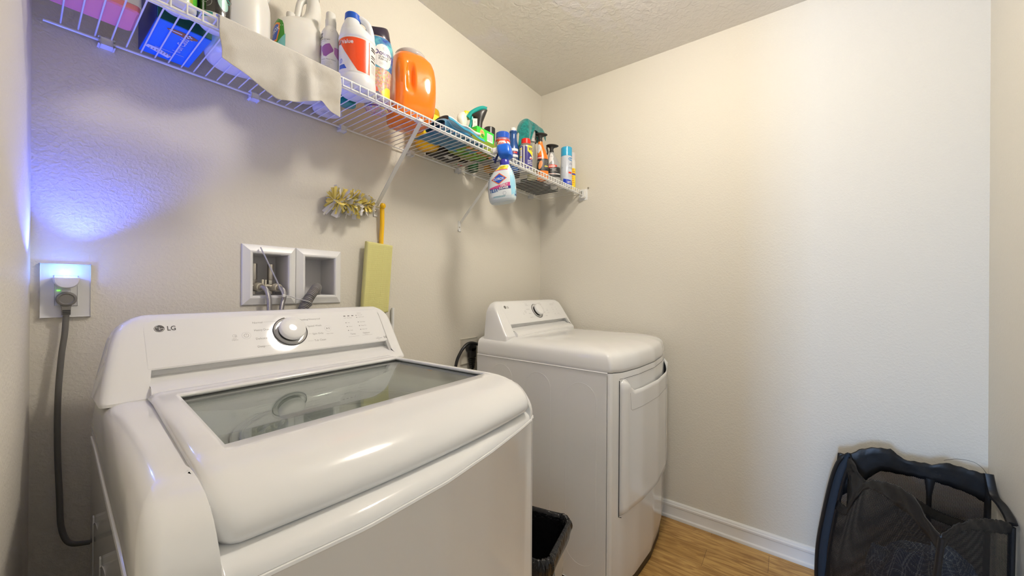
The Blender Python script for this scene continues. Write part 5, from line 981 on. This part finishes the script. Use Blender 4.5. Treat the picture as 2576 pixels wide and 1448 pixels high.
# orange wood cleaner
def trig_bottle(nm, x, y, label, bm_, L, z_neck, dec=None, rot=-45, hcx=0, R=0.03, hm=M_CB):
    t = thing(nm, label, 'spray bottle', (x, y, ZB), rotz=rad(rot)); lf = Loft(smooth_levels(L, 3), 44); part(lf.mesh(), 'bottle_body', bm_, t)
    if dec: d = Decal(lf.fn(R), 0.004); dec(d); d.build('label', t, world=False)
    trigger_head(t, z_neck, hm, hm, cx=hcx); return t
def dec(d):
    d.poly([(-0.040, 0.188), (-0.022, 0.192), (-0.006, 0.184), (-0.002, 0.172), (-0.010, 0.156), (-0.030, 0.140), (-0.042, 0.150)], W_, 0); d.lines(-0.026, 0.176, 0.012, 3, 0.006, 0.0015, GR, 1)
    d.poly([(-0.050, 0.132), (-0.012, 0.128), (-0.012, 0.110), (-0.050, 0.112)], R_, 1); d.text('WEIMAN', -0.050, 0.1135, 0.0105, W_, 2, bold=0.03, sx=0.95)
    d.rect(-0.055, 0.048, 0.040, 0.112, K_, 0); d.ell(-0.016, 0.078, 0.011, 0.024, mat('wood_tan', (0.80, 0.30, 0.10), 0.4), 2, rot=-0.25); d.text('WOOD', -0.044, 0.094, 0.006, W_, 1); d.lines(0.006, 0.104, 0.020, 8, 0.006, 0.002, GR, 1); d.rect(0.004, 0.068, 0.024, 0.074, Y_, 1)
trig_bottle('wood_cleaner', 1.683, -0.236, 'orange trigger spray bottle with black label and black head, right of the clear one', mat('orange_bottle', (0.80, 0.20, 0.01), 0.25, coat=0.3), [(0, 0.026, 0.018, 2.4), (0.004, 0.030, 0.021, 2.4), (0.06, 0.0315, 0.0225, 2.4), (0.12, 0.029, 0.021, 2.3), (0.165, 0.021, 0.0175, 2.1, -0.008), (0.196, 0.0135, 0.0130, 2, -0.013), (0.206, 0.0125, 0.0125, 2, -0.014)], 0.205, dec, -45, -0.014)
def dec(d):
    d.poly([(-0.026, 0.168), (-0.008, 0.171), (0.003, 0.162), (0.003, 0.148), (-0.012, 0.126), (-0.036, 0.110), (-0.034, 0.14)], W_, 0); d.text('STAINLESS STEEL', -0.026, 0.150, 0.0035, K_, 1)
    d.ell(-0.018, 0.0965, 0.030, 0.0085, R_, 2, rot=0.06); d.text('WEIMAN', -0.0385, 0.0925, 0.0105, W_, 3, bold=0.03, sx=0.95)
    d.rect(-0.052, 0.036, 0.036, 0.092, K_, 0); d.text('STAINLESS', -0.026, 0.080, 0.0068, W_, 1); d.text('STEEL', -0.012, 0.072, 0.0068, W_, 1); d.lines(-0.026, 0.067, 0.040, 1, 0.004, 0.0016, GR, 1); d.poly([(-0.05, 0.085), (-0.036, 0.088), (-0.042, 0.05), (-0.05, 0.05)], GR, 1); d.rect(-0.050, 0.0505, 0.030, 0.0560, W_, 1); d.lines(-0.040, 0.0525, 0.05, 1, 0.004, 0.0014, R_, 2)
trig_bottle('steel_cleaner', 1.785, -0.245, 'silver grey trigger spray bottle with black label and wide black head', mat('silver_bottle', (0.36, 0.36, 0.355), 0.3, coat=0.3), [(0, 0.032, 0.020, 2.4), (0.004, 0.0370, 0.023, 2.4), (0.04, 0.0385, 0.0250, 2.4), (0.09, 0.036, 0.0245, 2.3), (0.135, 0.027, 0.0215, 2.2, -0.006), (0.165, 0.0165, 0.016, 2, -0.012), (0.177, 0.0130, 0.0130, 2, -0.013)], 0.174, dec, -45, -0.013, R=0.033)
t = thing('black_trigger_bottle', 'white bottle with black trigger peeking out behind the light blue capped can', 'spray bottle', (1.865, -0.190, ZB), rotz=rad(-50)); lf = Loft(smooth_levels([(0, 0.022, 0.018, 2), (0.004, 0.026, 0.020, 2), (0.07, 0.026, 0.020, 2), (0.12, 0.012, 0.012, 2)], 3), 28); part(lf.mesh(), 'bottle_body', W_, t); part(MB().rbox((-0.042, -0.010, 0.11), (0.012, 0.010, 0.152), 0.006), 'spray_head', M_CB, t)
def dec(d):
    d.ell(0.0225, 0.1615, 0.0185, 0.0100, mat('oval_blue', (0.10, 0.30, 0.58), 0.35), 0); d.text('Sprayway', 0.0075, 0.1585, 0.0085, W_, 1, bold=0.03); d.text('glass', 0.0115, 0.130, 0.0175, NV_, 0, sx=0.95, bold=-0.01); d.text('cleaner', 0.0055, 0.106, 0.0175, NV_, 0, sx=0.95, bold=-0.01); d.rect(0.0060, 0.078, 0.030, 0.088, R_, 0); d.lines(0.006, 0.070, 0.03, 2, 0.008, 0.001, GR, 0)
    d.poly([(-0.0255, 0.020), (0.05, 0.012), (0.05, 0.036), (0.02, 0.040), (-0.0245, 0.049)], mat('label_royal', (0.01, 0.05, 0.52), 0.3), 0); d.lines(0.0, 0.030, 0.032, 2, 0.008, 0.004, W_, 1)
    d.poly([(-0.036, 0.110), (-0.030, 0.114), (-0.030, 0.117), (-0.036, 0.112)], K_, 0)
spray_can('glass_cleaner', 1.895, -0.265, 'tall white aerosol can with light blue cap at the right end of the shelf', 0.0325, 0.182, 0.0320, 0.052, mat('can_pale_blue', (0.62, 0.66, 0.74), 0.22, coat=0.4), mat('cap_sky_blue', (0.04, 0.42, 0.72), 0.22, coat=0.3), -50, False, dec)
def dec(d):
    d.rect(-0.092, 0.006, 0.092, 0.130, Y_, 0); d.lines(-0.03, 0.12, 0.06, 9, 0.011, 0.004, R_, 1); d.rect(-0.092, 0.090, 0.092, 0.098, B_, 1)
spray_can('yellow_can', 1.965, -0.255, 'yellow spray can with white cap squeezed against the right wall behind the tall can', 0.0290, 0.180, 0.0280, 0.045, W_, mat('cap_pinkish_white', (0.72, 0.68, 0.67), 0.35), -55, False, dec)
# spray heads rising behind the cloths and boxes
t = thing('yellow_white_spray', 'white trigger spray bottle with yellow nozzle behind the white cloth', 'spray bottle', (1.205, -0.105, ZB), rotz=rad(-20))
part(Loft(smooth_levels([(0, 0.026, 0.024, 2), (0.004, 0.030, 0.028, 2), (0.10, 0.030, 0.028, 2), (0.135, 0.022, 0.020, 2), (0.15, 0.014, 0.014, 2)], 3), 32).mesh(), 'bottle_body', mat('tan_bottle', (0.60, 0.50, 0.30), 0.3), t)
part(Loft(smooth_levels([(0.148, 0.012, 0.012, 2), (0.165, 0.020, 0.015, 2), (0.19, 0.026, 0.016, 2, -0.003), (0.21, 0.022, 0.014, 2, 0.0), (0.222, 0.010, 0.008, 2, 0.004)], 4), 32).mesh(), 'spray_head', mat('head_white', (0.78, 0.76, 0.70), 0.3), t)
part(MB().rbox((0.004, -0.012, 0.195), (0.036, 0.012, 0.232), 0.008), 'nozzle', mat('nozzle_yellow', (0.92, 0.72, 0.02), 0.3), t)
t = thing('teal_trigger_bottle', 'spray bottle with teal trigger and curved black head behind the bright green box', 'spray bottle', (1.252, -0.150, ZB), rotz=rad(-45))
part(Loft(smooth_levels([(0.0, 0.022, 0.020, 2), (0.004, 0.025, 0.022, 2), (0.09, 0.025, 0.022, 2), (0.115, 0.016, 0.016, 2), (0.13, 0.013, 0.013, 2)], 3), 32).mesh(), 'bottle_body', W_, t)
hd = [(0.0165, 0.014, 0.006, 0.112), (0.0150, 0.013, 0.008, 0.150), (0.0155, 0.013, 0.010, 0.180), (0.021, 0.0145, 0.012, 0.200), (0.032, 0.016, 0.012, 0.214), (0.038, 0.016, 0.010, 0.222), (0.037, 0.015, 0.008, 0.228)]
part(MB().rings([[(ox+a*math.cos(2*PI*i/30), b*math.sin(2*PI*i/30), z+ (0.018*(a*math.cos(2*PI*i/30))/0.038 if z > 0.2 else 0)) for i in range(30)] for a, b, ox, z in hd]), 'spray_head', M_CB, t)
M_TQ = mat('turquoise_plastic', (0.01, 0.36, 0.33), 0.25, coat=0.2)
part(MB().tube(bez([(0.044, 0, 0.243), (0.025, 0, 0.247), (0.0, 0, 0.238), (-0.026, 0, 0.220), (-0.042, 0, 0.198)], 20), [0.012]*0 or 0.0115, 14, flat=1.0), 'head_cover', M_TQ, t)
part(MB().tube(bez([(-0.022, 0, 0.205), (-0.026, 0, 0.175), (-0.034, 0, 0.150), (-0.040, 0, 0.125)], 14), 0.0080, 12), 'trigger', M_TQ, t)
d = Decal(lambda a, b, o: (a, -0.0142-o, b)); d.rect(-0.020, 0.128, 0.001, 0.192, W_, 0)
for z in (0.176, 0.157, 0.138): d.ring(-0.010, z, 0.0035, 0.0012, GR, 1)
d.build('instruction_tag', t, world=False)
# dark tray at the back right and small things in it
t = thing('black_tray', 'shallow black tray at the right end of the shelf, dark under the wires', 'tray', (1.80, -0.115, ZB))
part(MB().rbox((-0.145, -0.075, 0), (0.135, 0.085, 0.022), 0.004), 'tray', mat('tray_black', (0.012, 0.011, 0.011), 0.5), t)
t = thing('white_packet', 'flat white packet lying behind the yellow shield can', 'packet', (1.590, -0.085, ZB), rotz=rad(20)); part(MB().rbox((-0.045, -0.05, 0), (0.04, 0.04, 0.02), 0.004), 'packet', W_, t); d = Decal(lambda a, b, o: (a, b, -o)); d.rect(-0.03, 0.0, 0.01, 0.03, R_, 0); d.build('bottom_print', t, world=False)

# hanging white cleaning cloth over the front rail
M_RAG = mottle(mat('rag_cotton', (0.62, 0.60, 0.57), 0.95, bump=(520, 0.7, 0.0012)), (0.42, 0.38, 0.31), (0.62, 0.60, 0.565), 9, 4, 0.26, 0.50)
nt = M_RAG.node_tree; wv = nt.nodes.new('ShaderNodeTexWave'); wv.inputs['Scale'].default_value = 210; wv.bands_direction = 'Z'; wv.inputs['Distortion'].default_value = 3.0; bp = nt.nodes.new('ShaderNodeBump'); bp.inputs['Strength'].default_value = 0.35; bp.inputs['Distance'].default_value = 0.0005
tcn = nt.nodes.new('ShaderNodeTexCoord'); nt.links.new(tcn.outputs['Object'], wv.inputs['Vector']); nt.links.new(wv.outputs['Fac'], bp.inputs['Height']); nt.links.new([n for n in nt.nodes if n.type == 'BUMP'][0].outputs['Normal'], bp.inputs['Normal']); nt.links.new(bp.outputs['Normal'], nt.nodes['Principled BSDF'].inputs['Normal'])
BOT = [(0, 1.676), (0.12, 1.664), (0.25, 1.652), (0.42, 1.632), (0.55, 1.640), (0.68, 1.650), (0.80, 1.668), (0.90, 1.652), (1, 1.645)]
def rag(i, j):
    a = i/70; b = j/40; x = 0.2455+0.268*a
    if b < 0.2:
        k = 1-b/0.2; return (x+0.004*math.sin(b*30), -0.3165+0.045*k-0.003*(1-k), SZ+0.003+0.012*k*(1-a)+0.004*math.sin(a*14)*k+0.0035*math.sin(PI*(1-k)*0.5)) 
    s = (b-0.2)/0.8; zb = interp(BOT, a); z = SZ+0.0035-(SZ+0.0035-zb)*s
    fold = 0.010*math.sin((a-0.62)*28)*math.exp(-((a-0.66)/0.13)**2)+0.004*math.sin(a*11+1)*s*0.8+0.012*(s**2)*math.exp(-((a-0.75)/0.10)**2)+0.0010*math.sin(a*31+s*9)+0.0012*math.sin(s*11+a*17)
    return (x+0.004*math.sin(s*5)*(a-0.5), -0.3205-0.002*min(1, s*6)-fold*min(1, s*2.2)-0.003*s, z)
drape('hanging_cloth', 'off white stained cleaning cloth hanging over the front rail of the shelf', 'cloth', M_RAG, None, rag, 70, 40, 0.0016)

# shower spray bottle hanging by its trigger on the front rail
t = thing('shower_spray_bottle', 'pale blue spray bottle with CLOROX diamond label hanging by its blue trigger from the rail', 'spray bottle', (1.166, -0.374, 1.528), rot=(rad(-3), rad(-5), rad(-70)))
SL = smooth_levels([(0, 0.044, 0.018, 2.6), (0.003, 0.050, 0.022, 2.6), (0.012, 0.055, 0.026, 2.7), (0.03, 0.0575, 0.0275, 2.7), (0.075, 0.0580, 0.0280, 2.6), (0.105, 0.0530, 0.0275, 2.5, 0.002), (0.130, 0.0400, 0.0250, 2.3, 0.008), (0.144, 0.0270, 0.0215, 2.1, 0.014), (0.156, 0.0190, 0.0180, 2, 0.018), (0.164, 0.0170, 0.0165, 2, 0.019)], 4)
lf = Loft(SL, 56); part(lf.mesh(), 'bottle_body', mat('pale_blue_white_plastic', (0.62, 0.70, 0.74), 0.28, sss=0.2), t)
part(lathe([(0.0185, 0.148), (0.0195, 0.150), (0.0190, 0.173), (0.0170, 0.177)], 36), 'neck_collar', mat('violet_blue_collar', (0.035, 0.03, 0.34), 0.25, coat=0.3), t).location = (0.018, 0, 0)
def flat_fn(a, b, o):   # front face of the flat bottle: a across, b up
    l = lf.at(b); x = a+l[4]; q = min(0.999, abs(a)/l[1]); y = -l[2]*(1-q**l[3])**(1/l[3]); return (x, y-o-0.0002, b)
d = Decal(flat_fn, 0.004); SKY = mat('label_sky', (0.30, 0.60, 0.75), 0.35); MG = mat('label_magenta', (0.62, 0.08, 0.25), 0.35); OL = mat('label_orange_deep', (0.85, 0.17, 0.02), 0.35); PL = mat('label_pale', (0.70, 0.76, 0.78), 0.35); DB = mat('label_deep_blue', (0.01, 0.10, 0.35), 0.35)
d.poly([(-0.047, 0.022), (0.045, 0.022), (0.048, 0.06), (0.046, 0.095), (0.030, 0.128), (-0.028, 0.128), (-0.044, 0.10), (-0.048, 0.06)], PL, 0)
d.poly([(0.045, 0.022), (0.0555, 0.030), (0.0560, 0.080), (0.046, 0.112), (0.036, 0.125), (0.030, 0.128), (0.042, 0.10), (0.044, 0.06)], SKY, 1)
d.poly([(-0.036, 0.093), (-0.003, 0.117), (0.030, 0.093), (-0.003, 0.069)], OL, 1); d.poly([(-0.031, 0.093), (-0.003, 0.1125), (0.025, 0.093), (-0.003, 0.0735)], B_, 2); d.text('CLOROX', -0.0285, 0.0880, 0.0140, W_, 3, bold=0.025, sx=0.80)
d.poly([(-0.046, 0.060), (0.042, 0.0755), (0.042, 0.056), (0.0, 0.050), (-0.046, 0.0560)], MG, 1); d.text('DAILY', 0.003, 0.0605, 0.0125, W_, 2, bold=0.03, shear=0.2, sx=0.85, rot=0.05); d.text('SHOWER', -0.004, 0.0485, 0.0125, W_, 3, bold=0.03, shear=0.2, sx=0.74, rot=0.05); d.poly([(-0.006, 0.0465), (0.044, 0.0490), (0.044, 0.060), (-0.006, 0.0580)], NV_, 2)
d.text('TILEX', -0.0460, 0.0400, 0.0200, DB, 2, bold=0.03, shear=0.2, sx=0.72, rot=0.05); d.ring(0.018, 0.032, 0.007, 0.0006, NV_, 2); d.lines(-0.030, 0.022, 0.052, 2, 0.004, 0.0014, mat('label_teal_text', (0.1, 0.4, 0.5), 0.4), 2)
d.poly([(-0.027, 0.131), (0.026, 0.131), (0.022, 0.150), (-0.012, 0.146)], Y_, 1); d.poly([(-0.028, 0.1275), (0.028, 0.1275), (0.026, 0.131), (-0.027, 0.131)], MG, 1); d.lines(-0.010, 0.142, 0.025, 3, 0.0045, 0.0018, K_, 2)
d.build('label', t, world=False)
d = Decal(lf.fn(0.040), 0.004); th0 = 0.055
d.poly([(0.044, 0.02), (0.082, 0.02), (0.082, 0.10), (0.074, 0.128), (0.052, 0.128), (0.046, 0.10)], SKY, 0); d.rect(0.052, 0.022, 0.074, 0.028, NV_, 1); d.ring(0.062, 0.036, 0.006, 0.0018, NV_, 1); d.rect(0.056, 0.048, 0.066, 0.060, W_, 1); d.lines(0.054, 0.100, 0.018, 8, 0.005, 0.0015, W_, 1); d.rect(0.054, 0.107, 0.076, 0.120, W_, 1); d.text('TILEX', 0.056, 0.110, 0.008, NV_, 2, bold=0.03)
d.build('side_label', t, world=False)
M_HB = mat('head_blue', (0.005, 0.12, 0.62), 0.3, coat=0.2)
hs_ = [(0.174, 0.014, 0.0150, 0.022), (0.180, 0.0150, 0.0160, 0.024), (0.184, 0.0200, 0.0200, 0.026), (0.189, 0.0260, 0.0260, 0.026), (0.200, 0.0280, 0.0290, 0.024), (0.215, 0.0290, 0.0260, 0.022), (0.230, 0.0285, 0.0220, 0.020), (0.2375, 0.0270, 0.0190, 0.018), (0.240, 0.0240, 0.0160, 0.017)]
part(Loft([(z, rx, ry, 3.4, cx, 0) for z, rx, ry, cx in hs_], 40).mesh(), 'spray_head', M_HB, t, ang=45)
part(MB().rbox((-0.030, -0.011, 0.212), (-0.004, 0.011, 0.234), 0.004), 'nozzle', W_, t)
part(MB().tube(bez([(-0.004, 0, 0.214), (-0.012, 0, 0.200), (-0.020, 0, 0.186), (-0.024, 0, 0.172)], 12), 0.0048, 10), 'trigger', mat('trigger_dark', (0.01, 0.02, 0.10), 0.35), t)
part(MB().tube([(0.016, 0, 0.17), (-0.002, 0, 0.02)], 0.0016, 6), 'dip_tube', W_, t)

# ================================================================== LAUNDRY HAMPER
M_BF = mat('black_nylon', (0.009, 0.009, 0.010), 0.42, bump=(40, 0.35, 0.003, 2)); M_BF2 = mat('navy_nylon', (0.008, 0.020, 0.038), 0.45)
def mesh_mat():
    m = mat('black_net', (0.012, 0.012, 0.014), 0.45); nt = m.node_tree; L = nt.links.new; out = nt.nodes['Material Output']
    uv = nt.nodes.new('ShaderNodeUVMap'); sp = nt.nodes.new('ShaderNodeSeparateXYZ'); L(uv.outputs[0], sp.inputs[0])
    def wave(sock):
        a = nt.nodes.new('ShaderNodeMath'); a.operation = 'MULTIPLY'; a.inputs[1].default_value = 2*PI; L(sock, a.inputs[0]); b = nt.nodes.new('ShaderNodeMath'); b.operation = 'SINE'; L(a.outputs[0], b.inputs[0]); return b.outputs[0]
    s = nt.nodes.new('ShaderNodeMath'); s.operation = 'ADD'; L(wave(sp.outputs['X']), s.inputs[0]); L(wave(sp.outputs['Y']), s.inputs[1])
    g = nt.nodes.new('ShaderNodeMath'); g.operation = 'GREATER_THAN'; g.inputs[1].default_value = 0.62; L(s.outputs[0], g.inputs[0])
    tr = nt.nodes.new('ShaderNodeBsdfTransparent'); mx = nt.nodes.new('ShaderNodeMixShader'); L(g.outputs[0], mx.inputs[0]); L(nt.nodes['Principled BSDF'].outputs[0], mx.inputs[1]); L(tr.outputs[0], mx.inputs[2]); L(mx.outputs[0], out.inputs['Surface']); return m
M_NET = mesh_mat()
ham = thing('laundry_hamper', 'black mesh pop-up laundry hamper in the right corner on the floor', 'laundry hamper', (1.80, -1.68, 0))
gA, gB, gD, gC = (1.925, -1.462), (1.950, -1.845), (1.560, -1.655), (1.800, -1.850)
bA, bB, bD, bC = (1.950, -1.418), (1.965, -1.842), (1.585, -1.620), (1.800, -1.845)
KN = 1/0.0032
def panel(nm, t0, t1, b0, b1, tops, lows, thick=0.004, nu=30, nv=22, band=True, wob=0.002):
    """net hanging between two posts with a nylon band along its curved top"""
    wd = math.hypot(t1[0]-t0[0], t1[1]-t0[1]); n = P3((t1[1]-t0[1], -(t1[0]-t0[0]), 0)).normalized()
    def pt(a, z, zt): k = z/zt; return P3((b0[0]*(1-a)+b1[0]*a, b0[1]*(1-a)+b1[1]*a, z))*(1-k)+P3((t0[0]*(1-a)+t1[0]*a, t0[1]*(1-a)+t1[1]*a, z))*k+n*(0.010*math.sin(PI*a)*math.sin(PI*k))
    mb = MB(); vs = []; uv = []
    for j in range(nv+1):
        for i in range(nu+1):
            a = i/nu; zl = interp(lows, a)+0.006; z = zl*j/nv; vs.append(pt(a, z, interp(tops, a))); uv.append(((a*wd+z)*KN*0.7, (a*wd-z)*KN*0.7))
    mb.add(vs, [(j*(nu+1)+i, j*(nu+1)+i+1, (j+1)*(nu+1)+i+1, (j+1)*(nu+1)+i) for j in range(nv) for i in range(nu)], 0, uv); mb.build(nm, M_NET, ham, ang=180)
    N = 44; rg = []
    for i in range(N+1):
        a = i/N; zt, zl = interp(tops, a), interp(lows, a); c = []
        for k, o in ((0, 1), (0.25, 1.3), (0.5, 0.8), (0.75, 1.3), (0.97, 1), (1.0, 0), (0.97, -1), (0.5, -0.8), (0, -1)):
            z = zl+(zt-zl)*k; c.append(pt(a, z, zt)+n*(o*thick*0.5+wob*math.sin(i*0.7+k*5))+P3((0, 0, 0.0015*math.sin(i*1.9))))
        rg.append(c)
    MB().rings(rg, closed=True).build('rim_band', M_BF, ham, ang=180)
panel('net_panel', gA, gB, bA, bB, [(0, .545), (.083, .548), (.16, .573), (.27, .593), (.39, .596), (.476, .567), (.67, .567), (.74, .583), (.83, .577), (1.0, .567)], [(0, .36), (.12, .40), (.19, .436), (.27, .485), (.33, .508), (.45, .511), (.67, .509), (.88, .493), (1, .466)])
panel('net_panel', gA, gD, bA, bD, [(0, .36), (.127, .36), (.22, .43), (.33, .50), (.40, .525), (.55, .547), (.68, .561), (.8, .553), (.89, .516), (1, .49)], [(0, .32), (.127, .325), (.22, .40), (.33, .472), (.40, .492), (.48, .499), (.66, .497), (.8, .492), (.9, .47), (1, .44)])
panel('net_panel', gD, gC, bD, bC, [(0, .494), (.10, .508), (.25, .516), (.46, .518), (.67, .510), (.89, .493), (1, .478)], [(0, .44), (.10, .478), (.25, .494), (.46, .488), (.67, .470), (.89, .455), (1, .445)])
MB().tube(bez([(1.95, -1.845, 0.57), (1.93, -1.850, 0.51), (1.88, -1.853, 0.50), (1.83, -1.852, 0.49), (1.80, -1.850, 0.478)], 20), 0.012, 8, flat=0.6).build('rim_band', M_BF, ham)
# tall sleeve at the left corner: navy strip between two black pipings
pth = bez([(1.950, -1.418, 0.0), (1.947, -1.422, 0.15), (1.935, -1.446, 0.34), (1.925, -1.466, 0.46), (1.917, -1.487, 0.535), (1.914, -1.493, 0.556)], 30); nn = len(pth)
def wsl(k): t_ = k/(nn-1); return 0.019*(1-0.15*t_) if t_ < 0.72 else 0.019*(0.87-0.80*(t_-0.72)/0.28)
MB().rings([[p+P3((0.18*math.cos(a), 0.98*math.cos(a), 0))*wsl(k)+P3((-0.98, 0.18, 0))*(0.006*math.sin(a)) for a in [2*PI*i/14 for i in range(14)]] for k, p in enumerate(pth)]).build('corner_sleeve', M_BF2, ham)
pp_ = MB()
for sg in (-1, 1): MB().tube([p+P3((0.18, 0.98, 0))*(wsl(k)*0.95*sg) for k, p in enumerate(pth)], [0.0075 if k < nn-6 else 0.003 for k in range(nn)], 8).build('sleeve_piping', M_BF, ham)
for t0, b0, z1, w_ in ((gD, bD, 0.485, 0.008), (gC, bC, 0.47, 0.008), (gB, bB, 0.56, 0.008)):
    MB().tube([(b0[0], b0[1], 0), (b0[0]*0.5+t0[0]*0.5, b0[1]*0.5+t0[1]*0.5, z1*0.5), (t0[0], t0[1], z1)], w_, 10).build('corner_sleeve', M_BF, ham)
# gusset from the left corner to the arched front rim
MB().grid(lambda i, j: P3((1.914, -1.492, 0.545))*(1-i/8)+(P3((1.885, -1.484, 0.345))*(1-j/8)+P3((1.800, -1.530, 0.500))*(j/8))*(i/8)+P3((0, 0.006*math.sin(i*0.9)*math.sin(j*1.3), 0)), 8, 8).build('corner_gusset', M_BF, ham, mods=[('SOLIDIFY', dict(thickness=0.0015))])
# dividers inside
MB().tube([(1.945, -1.706, 0.0), (1.942, -1.706, 0.30), (1.938, -1.708, 0.46), (1.940, -1.710, 0.515)], [0.006, 0.006, 0.007, 0.014], 8, flat=0.4).build('divider_post', M_BF, ham)
dv = [(0.0, 0.535), (0.245, .507), (0.48, .463), (0.78, .424), (1.0, .40)]
MB().grid(lambda i, j: P3((1.70*(1-i/24)+1.93*i/24, -1.585*(1-i/24)-1.80*i/24, interp(dv, i/24)-0.034*j/3)), 24, 3).build('divider_band', M_BF, ham, mods=[('SOLIDIFY', dict(thickness=0.003))])
MB().tube(bez([(1.715, -1.588, 0.500), (1.690, -1.594, 0.455), (1.645, -1.616, 0.425), (1.600, -1.640, 0.440)], 16), 0.0042, 8).build('carry_strap', M_BF, ham)
MB().tube(bez([(1.946, -1.744, 0.588), (1.948, -1.775, 0.601), (1.950, -1.81, 0.601), (1.951, -1.830, 0.588), (1.951, -1.842, 0.568)], 20), 0.0006, 6).build('bare_wire', M_BLACK, ham)
MB().grid(lambda i, j: (P3((*bA, 0.006))*(1-i/4)+P3((*bB, 0.006))*(i/4))*(1-j/4)+(P3((*bD, 0.006))*(1-i/4)+P3((*bC, 0.006))*(i/4))*(j/4), 4, 4).build('base_cloth', M_BF, ham, mods=[('SOLIDIFY', dict(thickness=0.004))])
# clothes inside
def plaid():
    m = mat('plaid_cotton', (0.03, 0.08, 0.16), 0.85); nt = m.node_tree; L = nt.links.new; uv = nt.nodes.new('ShaderNodeUVMap'); sp = nt.nodes.new('ShaderNodeSeparateXYZ'); L(uv.outputs[0], sp.inputs[0])
    def stripes(sock, n):
        a = nt.nodes.new('ShaderNodeMath'); a.operation = 'MULTIPLY'; a.inputs[1].default_value = n; L(sock, a.inputs[0]); f = nt.nodes.new('ShaderNodeMath'); f.operation = 'FRACT'; L(a.outputs[0], f.inputs[0])
        r = nt.nodes.new('ShaderNodeValToRGB'); r.color_ramp.interpolation = 'CONSTANT'; e = r.color_ramp.elements; e[0].position = 0; e[0].color = (0, 0, 0, 1); e[1].position = 0.62; e[1].color = (1, 1, 1, 1)
        x = e.new(0.74); x.color = (0, 0, 0, 1); x = e.new(0.84); x.color = (0.8, 0.8, 0.8, 1); x = e.new(0.93); x.color = (0, 0, 0, 1); L(f.outputs[0], r.inputs[0]); return r.outputs[0]
    ad = nt.nodes.new('ShaderNodeMixRGB'); ad.blend_type = 'ADD'; ad.inputs[0].default_value = 1; L(stripes(sp.outputs['X'], 26), ad.inputs[1]); L(stripes(sp.outputs['Y'], 26), ad.inputs[2])
    mx = nt.nodes.new('ShaderNodeMixRGB'); mx.inputs[1].default_value = (0.012, 0.045, 0.12, 1); mx.inputs[2].default_value = (0.42, 0.50, 0.55, 1)
    sc2 = nt.nodes.new('ShaderNodeMath'); sc2.operation = 'MULTIPLY'; sc2.inputs[1].default_value = 0.55; L(ad.outputs[0], sc2.inputs[0]); L(sc2.outputs[0], mx.inputs[0]); L(mx.outputs[0], nt.nodes['Principled BSDF'].inputs['Base Color']); return m
from mathutils import noise
def heap(cx, cy, rx, ry, z0, h, seed, amp=0.03, nu=64, nv=26):
    def f(i, j):
        th = 2*PI*i/nu; ph = j/nv; r_ = math.sin(ph*PI/2)**0.7; x = cx+rx*r_*math.cos(th); y = cy+ry*r_*math.sin(th); z = z0+h*math.cos(ph*PI/2)**0.8
        n1 = noise.noise(P3((x*11+seed, y*11, z*7))); n2 = abs(noise.noise(P3((x*24, y*24+seed, z*16)))); return (x+amp*0.5*n1*r_, y+amp*0.5*n2*r_, max(z0, z+amp*1.6*n1*(1 if j < nv else 0)-amp*1.3*n2*(1 if j < nv else 0)))
    return MB().grid(f, nu, nv, cu=True)
mb = heap(1.790, -1.672, 0.125, 0.135, 0.10, 0.255, 4.2, 0.055)
o = mb.build('plaid_shirt', plaid(), None, ang=180, mods=[('SUBSURF', dict(levels=1, render_levels=1))]); tag(o, 'crumpled blue and white plaid shirt inside the mesh hamper', 'shirt')
o = heap(1.785, -1.655, 0.150, 0.150, 0.012, 0.105, 9.1, 0.03).build('dark_clothes', mat('dark_fabric', (0.02, 0.02, 0.022), 0.9), None, ang=180); tag(o, 'pile of dark clothes at the bottom of the mesh hamper under the shirt', 'clothes'); o['kind'] = 'stuff'
